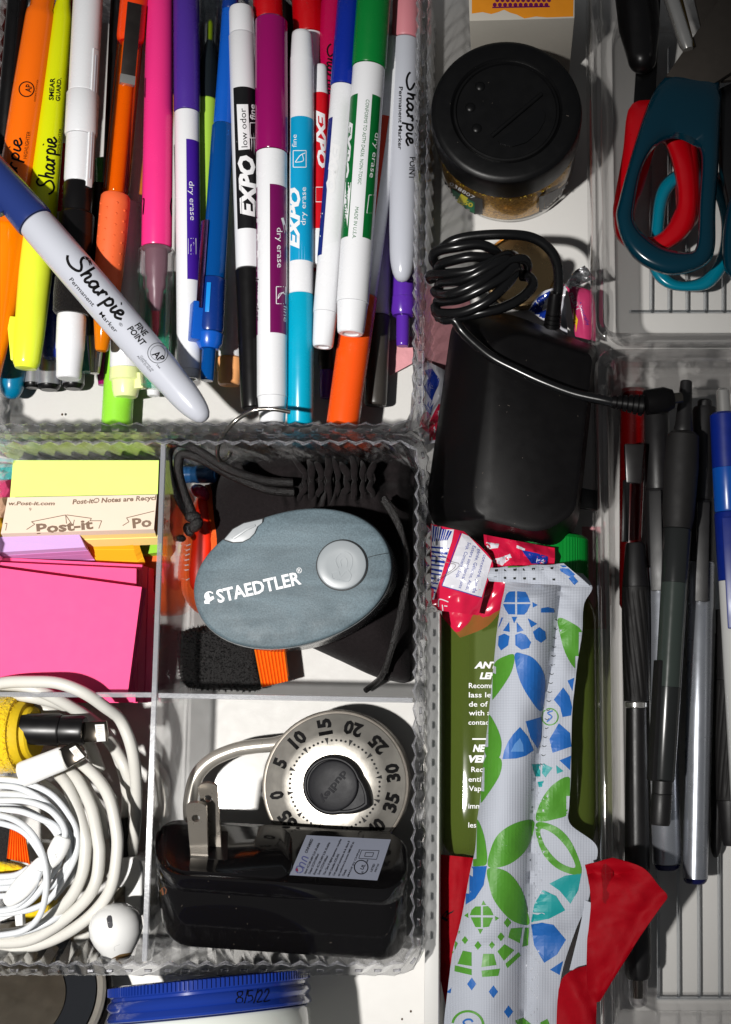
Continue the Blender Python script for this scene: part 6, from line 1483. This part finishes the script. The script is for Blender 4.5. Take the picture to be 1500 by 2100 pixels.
green += [A6(q) for q in ([(290, 880), (352, 880), (352, 830), (322, 830), (300, 850)], [(364, 880), (424, 880), (408, 845), (392, 828), (364, 830)], [(295, 892), (352, 892), (352, 948), (322, 948)], [(364, 892), (420, 894), (398, 945), (364, 950)], [(355, 822), (366, 796), (382, 822)], [(335, 958), (364, 958), (348, 988)], [(258, 882), (280, 866), (282, 896)], [(432, 885), (456, 896), (434, 912)],
         [(250, 1082), (300, 1092), (300, 1170), (220, 1158)], [(365, 1100), (424, 1100), (440, 1164), (355, 1176)], [(485, 1045), (540, 1080), (482, 1140), (445, 1086)], [(520, 955), (586, 950), (572, 1040), (506, 1006)], [(205, 1166), (300, 1188), (300, 1222), (203, 1200)], [(355, 1196), (460, 1184), (450, 1226), (360, 1232)], [(490, 1156), (565, 1090), (577, 1110), (502, 1182)], [(600, 952), (626, 950), (620, 1052), (586, 1060)],
         [(200, 1020), (222, 1040), (205, 1080), (190, 1100)], [(222, 955), (240, 950), (230, 985), (214, 990)], [(545, 1480), (590, 1464), (640, 1500), (560, 1510)], [(690, 1490), (730, 1470), (745, 1505), (690, 1510)])]
green += [A6(dia(x, y, r, 1.3)) for x, y, r in ((262, 1022, 18), (335, 1052, 20), (414, 1050, 17), (465, 1002, 20), (502, 922, 22))]
green += [[(960 + r * math.cos(a), 2103 + r * .93 * math.sin(a)) for r, a in ((34, R(i)), (29, R(i)), (29, R(i + 12)), (34, R(i + 12)))] for i in range(190, 352, 12)] + ring_poly(1128, 1470, 15.5, 18, 22)
blue += stroke_polys([(970, 2096), (966, 2091), (957, 2091), (951, 2096), (954, 2101)], 4) + stroke_polys([(1122, 1480), (1132, 1470), (1124, 1462), (1134, 1458)], 3)
white += [A5(q) for q in ([(815, 1790), (838, 1840), (845, 1900), (742, 1900), (770, 1840)],)]
for nm, ps, m in (('blue_print', blue, M_pb), ('green_print', green, M_pg), ('teal_print', teal, M_pt)):
    o = patch(nm, ps, S_, m, wr, step=7, lift=.12)
    if o: o['kind'] = 'stuff'
patch('pale_print', white, S_, mat('pale_blue_print', (90, 140, 200), rough=.45), wr, step=7, lift=.16)
sf = Surf([fl_])
M_hole = mat('shadowed_hole', (40, 44, 40), rough=.8)
o = patch('crimp_hole', [[(x - 3, y - 1.5), (x + 3, y - 2), (x + 2.5, y + 2.5), (x - 2.5, y + 2.5)] for i in range(9) for x, y in ((1018 + i * 19, 1170 - i * .8), (1016 + i * 20, 1184 + i * .6))], sf, M_hole, wr, step=0, lift=.12); o['kind'] = 'stuff'
patch('green_edge', [[(1008, 1160), (1100, 1155), (1100, 1161), (1008, 1167)]], sf, M_pg, wr, step=7, lift=.14)
patch('blue_edge', [[(1146, 1160), (1160, 1160), (1180, 1178), (1172, 1184), (1150, 1172)], [(1166, 1186), (1176, 1180), (1186, 1192), (1178, 1200)]], sf, M_pb, wr, step=6, lift=.14)
ln = []
for i in range(17):
    y = 1270 + i * 18.5; x = 1142 - (y - 1270) * .1
    ln.append([(x - 4, y), (x + 1, y + 2.5), (x + 5, y)])
o = strokes('seam_crimp', ln, 1.3, S_, M_hole, wr, lift=.12, seg=3); o['kind'] = 'stuff'
M_dot = mat('embossed_dot', (176, 180, 190), rough=.5)
o = patch('embossed_dot', [[(x - 1.6, y - 2), (x + 1.6, y - 2), (x + 1.6, y + 2), (x - 1.6, y + 2)] for i in range(40) for x, y in ((1092 + (i % 3) * 9 - i * .4, 1620 + i * 12), (1104 + (i % 2) * 12 - i * .4, 1626 + i * 12))], S_, M_dot, wr, step=0, lift=.1); o['kind'] = 'stuff'
# ------------------------------------------------------------------ scissors tray
M_tealh = mat('dark_teal_handle', (0, 46, 62), rough=.16, var=.05)
M_teall = mat('teal_handle', (0, 122, 146), rough=.2, var=.05)
M_redh = mat('red_handle', (190, 2, 18), rough=.3, var=.05)
M_blade = mat('dark_blade_steel', (74, 68, 62), rough=.5, metal=.6, var=.1, scale=200)
def ring_body(name, outer, inner, z, thick, m, parent, n=90, c=None):
    """a flat ring (finger loop) with rounded edges between two outlines, sampled by angle around the hole"""
    o = catmull([Vector((x, y, 0)) for x, y in outer], 10, True); i_ = catmull([Vector((x, y, 0)) for x, y in inner], 10, True)
    c = Vector((*c, 0)) if c else sum(i_, Vector()) / len(i_)
    def ray(poly, a):
        d = Vector((math.cos(a), math.sin(a), 0)); best = None
        for k in range(len(poly)):
            p, q = poly[k] - c, poly[(k + 1) % len(poly)] - c; e = q - p; den = d.x * e.y - d.y * e.x
            if abs(den) < 1e-9: continue
            t = (p.x * e.y - p.y * e.x) / den; s = (p.x * d.y - p.y * d.x) / den
            if t > 0 and -1e-6 <= s <= 1 + 1e-6 and (best is None or t > best): best = t
        return c + d * (best or 1)
    bm = bmesh.new(); rings = [[] for _ in range(8)]
    for k in range(n):
        a = 2 * math.pi * k / n; po, pi_ = ray(o, a), ray(i_, a)
        for j, (u, h) in enumerate(((0, 0), (.1, .72), (.3, .96), (.5, 1.0), (.7, .96), (.9, .72), (1, 0), (.5, -1))):
            q = pi_.lerp(po, u); rings[j].append(bm.verts.new(P(q.x, q.y, z + thick * h)))
    for j in range(8):
        a, b = rings[j], rings[(j + 1) % 8]
        for k in range(n): bm.faces.new((a[k], a[(k + 1) % n], b[(k + 1) % n], b[k]))
    return obj(name, bm, m, parent, smooth=60)
sc = thing('scissors', 'dark teal handled scissors, topmost in the tray, dark blades pointing up', 'scissors', P(1400, 350, 22), 'scissors stacked in the tray')
ring_body('handle', [(1372, 153), (1430, 158), (1477, 170), (1478, 240), (1474, 340), (1468, 430), (1467, 505), (1454, 538), (1418, 558), (1370, 564), (1318, 544), (1282, 506), (1264, 450), (1270, 410), (1300, 300), (1332, 208)],
          [(1380, 284), (1418, 296), (1438, 320), (1434, 420), (1429, 503), (1410, 516), (1362, 509), (1322, 482), (1301, 452), (1302, 418), (1316, 350), (1342, 304)], 34, 5, M_tealh, sc, c=(1375, 410))
ring_body('handle', [(1498, 400), (1560, 330), (1640, 380), (1650, 500), (1580, 590), (1510, 580), (1482, 530)], [(1530, 430), (1570, 380), (1610, 410), (1615, 500), (1570, 550), (1530, 540), (1516, 500)], 27, 5, M_tealh, sc)
slab('handle_shank', [(1476, 180), (1540, 150), (1600, 250), (1560, 350), (1496, 420), (1480, 340)], 22, 29, mat('black_shank', (12, 12, 14), rough=.3), sc, bev=1)
slab('blade', [(1366, 156), (1474, 0), (1530, -90), (1600, -60), (1560, 110), (1500, 148), (1466, 170)], 33.5, 36, M_blade, sc, bev=.4)
slab('blade', [(1480, 165), (1440, 60), (1408, -80), (1480, -110), (1530, 60), (1540, 160)], 29.5, 32, M_blade, sc, bev=.4)
sc2 = thing('scissors', 'lighter teal scissors lying under the dark teal handles', 'scissors', P(1420, 470, 6), 'scissors stacked in the tray')
ring_body('handle', [(1335, 470), (1352, 380), (1410, 340), (1470, 360), (1506, 440), (1500, 530), (1462, 588), (1410, 598), (1362, 588), (1332, 550)], [(1362, 470), (1374, 400), (1412, 368), (1455, 384), (1478, 445), (1474, 516), (1446, 562), (1408, 576), (1376, 566), (1360, 530)], 15, 4, M_teall, sc2)
slab('blade', [(1390, 350), (1440, 100), (1470, -100), (1500, -100), (1480, 150), (1450, 350)], 13, 15, M_blade, sc2, bev=.3)
sc3 = thing('scissors', 'red handled scissors under the teal ones', 'scissors', P(1360, 350, 8), 'scissors stacked in the tray')
ring_body('handle', [(1290, 222), (1330, 205), (1378, 220), (1420, 300), (1432, 400), (1420, 470), (1370, 512), (1310, 520), (1266, 490), (1257, 440), (1262, 400), (1278, 310)], [(1322, 380), (1346, 300), (1366, 300), (1384, 360), (1388, 420), (1362, 470), (1330, 486), (1306, 470), (1304, 430)], 22, 4.5, M_redh, sc3)
blob('handle', [(1384, 290), (1404, 270), (1430, 290), (1440, 380), (1436, 440), (1424, 462), (1404, 458), (1390, 440), (1386, 380)], 17, 9, M_redh, sc3, rings=10)
blob('handle', [(1474, 240), (1520, 230), (1560, 300), (1540, 400), (1490, 400), (1476, 330)], 14, 9, M_redh, sc3, rings=10)
slab('blade', [(1300, 215), (1310, 60), (1330, -100), (1360, -100), (1350, 100), (1345, 215)], 19, 21, mat('black_blade', (14, 14, 15), rough=.3, metal=.6), sc3, bev=.3)
t = Tool('screwdriver', 'black handled tool with a shiny tip spot at the top of the tray', 'tool', None, (1300, -70, 26), (1322, 175, 24))
t.seg('handle', M_black, [(-70, 92), (60, 84), (120, 60)] + ro(120, 150, 60, 5))
t = Tool('steel_rod', 'shiny steel rod slanting down between black tool and scissor blades', 'rod', None, (1352, -80, 37), (1412, 104, 37))
t.seg('rod', M_steel, [(-80, 34), (90, 30), (102, 22)])
t = Tool('brass_rod', 'thin dark brass rod beside the shiny steel rod', 'rod', None, (1376, -80, 37.5), (1422, 96, 37.5))
t.seg('rod', mat('dark_brass', (90, 74, 40), rough=.3, metal=1.0), [(-80, 9), (96, 8)])

# ------------------------------------------------------------------ pen tray
G_p = 'pens lying side by side in the pen tray'
M_satb = mat('satin_black_plastic', (24, 23, 24), rough=.42, var=.2, scale=400, bump=.15, bscale=2500)
M_rubb = mat('black_rubber_grip', (26, 25, 25), rough=.6, var=.15, scale=300, spec=.3)
M_sil = mat('silver_barrel', (176, 180, 188), rough=.28, metal=.75, var=.04)
M_navend = plastic('navy_end_plastic', (14, 18, 70))
t = Tool('ballpoint_pen', 'red pen lowest at the left wall of the pen tray', 'pen', G_p, (1300, 800, 8), (1290, 1260, 8))
t.seg('barrel', plastic('deep_red_plastic', (104, 2, 4)), [(800, 52), (1000, 50), (1240, 40), (1258, 20)])
def spiral(tl, part, m, y0, y1, w0, w1, turns=2.2, starts=14, amp=.05, n=112, nv=40, belly=0.06):
    bm = bmesh.new(); rings = []
    for j in range(nv + 1):
        f = j / nv; d, k = tl.at(y0 + (y1 - y0) * f); rr = (w0 + (w1 - w0) * f) * (1 + belly * math.sin(math.pi * f)) * .5 * k; ring = []
        for i in range(n):
            a = 2 * math.pi * i / n; g = math.sin(starts * (a + f * turns))
            ring.append(bm.verts.new(tl.a + tl.D * d + (tl.r * math.cos(a) + tl.u * math.sin(a)) * rr * (1 - amp * (1 if g > .45 else 0) * (1 if .03 < f < .97 else 0))))
        rings.append(ring)
    for a, b in zip(rings, rings[1:]):
        for i in range(n): bm.faces.new((a[i], a[(i + 1) % n], b[(i + 1) % n], b[i]))
    bm.faces.new(rings[0]); bm.faces.new(rings[-1])
    return obj(part, bm, m, tl.o, smooth=30)
t = Tool('ballpoint_pen', 'black pen with twisted grip, silver ring and clear end at the tray wall', 'pen', G_p, (1303, 1100, 22), (1309, 2070, 17))
t.seg('cone', M_satb, [(1114, 36), (1118, 40), (1195, 54), (1203, 55)])
spiral(t, 'twisted_grip', M_rubb, 1204, 1438, 56, 50, turns=1.1)
t.seg('ring', M_steel, [(1439, 42), (1441, 45), (1449, 45), (1451, 42)])
t.seg('barrel', M_satb, [(1452, 42), (1700, 50), (1960, 56), (1996, 54), (2006, 44)])
t.seg('clear_end', M_cap, [(2007, 40), (2050, 38)] + ro(2052, 2066, 38, 4))
t.seg('inner_tube', M_dsteel, [(2000, 22), (2046, 20)], surf=False)
t = Tool('pocket_clip', 'small dark translucent pocket clip above the twisted grip pen', 'clip', None, (1300, 905, 26), (1296, 1112, 22))
t.bar('clip', mat('smoky_black_plastic', (24, 22, 22), rough=.3, trans=.0), 912, 992, 40, -1, 3.5, w1=30, bev=.6)
t.bar('clip_stem', M_black, 985, 1112, 13, -1, 2.5, x=-14, bev=.4)
t = Tool('ballpoint_pen', 'silver barrelled pen with black clip cap and navy end, third from the tray wall', 'pen', G_p, (1346, 838, 19), (1368, 1785, 16))
t.seg('cap_top', M_satb, [(842, 46), (846, 51), (998, 51), (1004, 48)]); t.seg('cap', M_satb, [(1005, 50), (1010, 54), (1160, 54), (1164, 48)])
t.bar('clip', M_satb, 1010, 1214, 26, 4.6, 6.6, ang=-18, bev=.5)
t.seg('barrel', M_sil, [(1165, 52), (1168, 54), (1500, 57), (1768, 60), (1771, 56)]); t.seg('end', M_navend, [(1772, 56), (1778, 54), (1783, 46), (1785, 20)])
M_tdark = mat('smoky_green_barrel', (50, 58, 54), rough=.2, var=.1, scale=60, coat=.3); M_tdk2 = mat('smoky_black_barrel', (34, 36, 36), rough=.22, var=.1)
t = Tool('ballpoint_pen', 'black pen with rubber grip and smoky barrel lying over the silver one', 'pen', G_p, (1408, 778, 36), (1354, 1696, 34))
t.seg('tip_cone', M_satb, [(781, 20), (783, 24), (872, 36), (880, 40), (886, 38)])
t.seg('grip', M_rubb, [(887, 52), (894, 66), (960, 72), (1060, 66), (1078, 60), (1084, 58)])
t.seg('barrel_top', M_tdk2, [(1085, 54), (1088, 58), (1195, 55)]); t.seg('barrel', M_tdark, [(1195.5, 55), (1408, 53)]); t.seg('barrel_low', M_tdk2, [(1408.5, 53), (1596, 50), (1599, 48)])
t.seg('collar', M_satb, [(1600, 47), (1602, 43), (1622, 42), (1627, 42)]); t.seg('plunger', M_satb, [(1628, 42), (1632, 44), (1686, 42), (1692, 38), (1692, 10)])
cl = t.bar('clip', M_satb, 1356, 1602, 25, 2.0, 5.6, ang=-66, bev=.4, w1=25); t.bar('clip_bridge', M_satb, 1588, 1630, 20, -2, 4.2, ang=-66, bev=.8, hi1=1.5)
lettering([('MEXICO', 1318, 1590, 1326, 1500, 9)], Surf([cl]), mat('raised_black_letters', (44, 42, 42), rough=.5), t.o, lift=.1)
t = Tool('ballpoint_pen', 'silver barrelled pen with long black clip and navy end in the middle of the tray', 'pen', G_p, (1446, 816, 22), (1426, 1814, 18))
t.seg('cap_top', M_satb, [(820, 24), (823, 30), (834, 30), (836, 46), (842, 50), (1020, 48), (1026, 44)])
t.seg('cap', M_satb, [(1027, 46), (1030, 50), (1150, 50), (1152, 46)])
t.bar('clip', M_satb, 1034, 1236, 25, 4.4, 6.6, ang=-6, bev=.5, w1=26)
t.seg('barrel', M_sil, [(1153, 48), (1156, 52), (1500, 53), (1800, 51)]); t.seg('end', M_navend, [(1800.5, 50), (1806, 47), (1811, 38), (1813, 10)])
M_bluep = mat('satin_blue_plastic', (10, 34, 120), rough=.34, var=.15, scale=300); M_bluel = mat('translucent_light_blue', (12, 74, 160), rough=.25)
t = Tool('ballpoint_pen', 'blue clip pen with chrome button at the right of the tray', 'pen', G_p, (1482, 790, 31), (1536, 1800, 26))
t.seg('button', M_steel, [(797, 18), (802, 28), (846, 30)]); t.seg('cap_top', M_bluep, [(847, 46), (852, 58), (960, 60)]); t.seg('cap_band', M_bluel, [(960.5, 60), (1046, 60), (1050, 57)])
t.seg('cap', M_bluep, [(1051, 58), (1055, 62), (1190, 60)]); t.bar('clip', M_bluep, 1064, 1290, 26, 4.6, 7.2, ang=-14, bev=.6)
t.seg('barrel', mat('pale_grey_pen_barrel', (196, 196, 194), rough=.3), [(1191, 58), (1200, 58), (1700, 56), (1790, 40)])
t = Tool('ballpoint_pen', 'black pen with twisted grip at the right edge under the blue pen', 'pen', G_p, (1488, 1250, 14), (1500, 1745, 14))
t.seg('barrel', M_satb, [(1250, 40), (1394, 44)]); spiral(t, 'twisted_grip', M_rubb, 1395, 1640, 46, 56, turns=-1.1); t.seg('cone', M_satb, [(1641, 54), (1720, 40), (1734, 30), (1735, 8)])
t = Tool('ballpoint_pen', 'black pen end low between the silver pen and the right edge', 'pen', G_p, (1482, 1300, 8), (1468, 1765, 7))
t.seg('barrel', M_satb, [(1300, 30), (1716, 27)] + ro(1718, 1760, 26, 4))
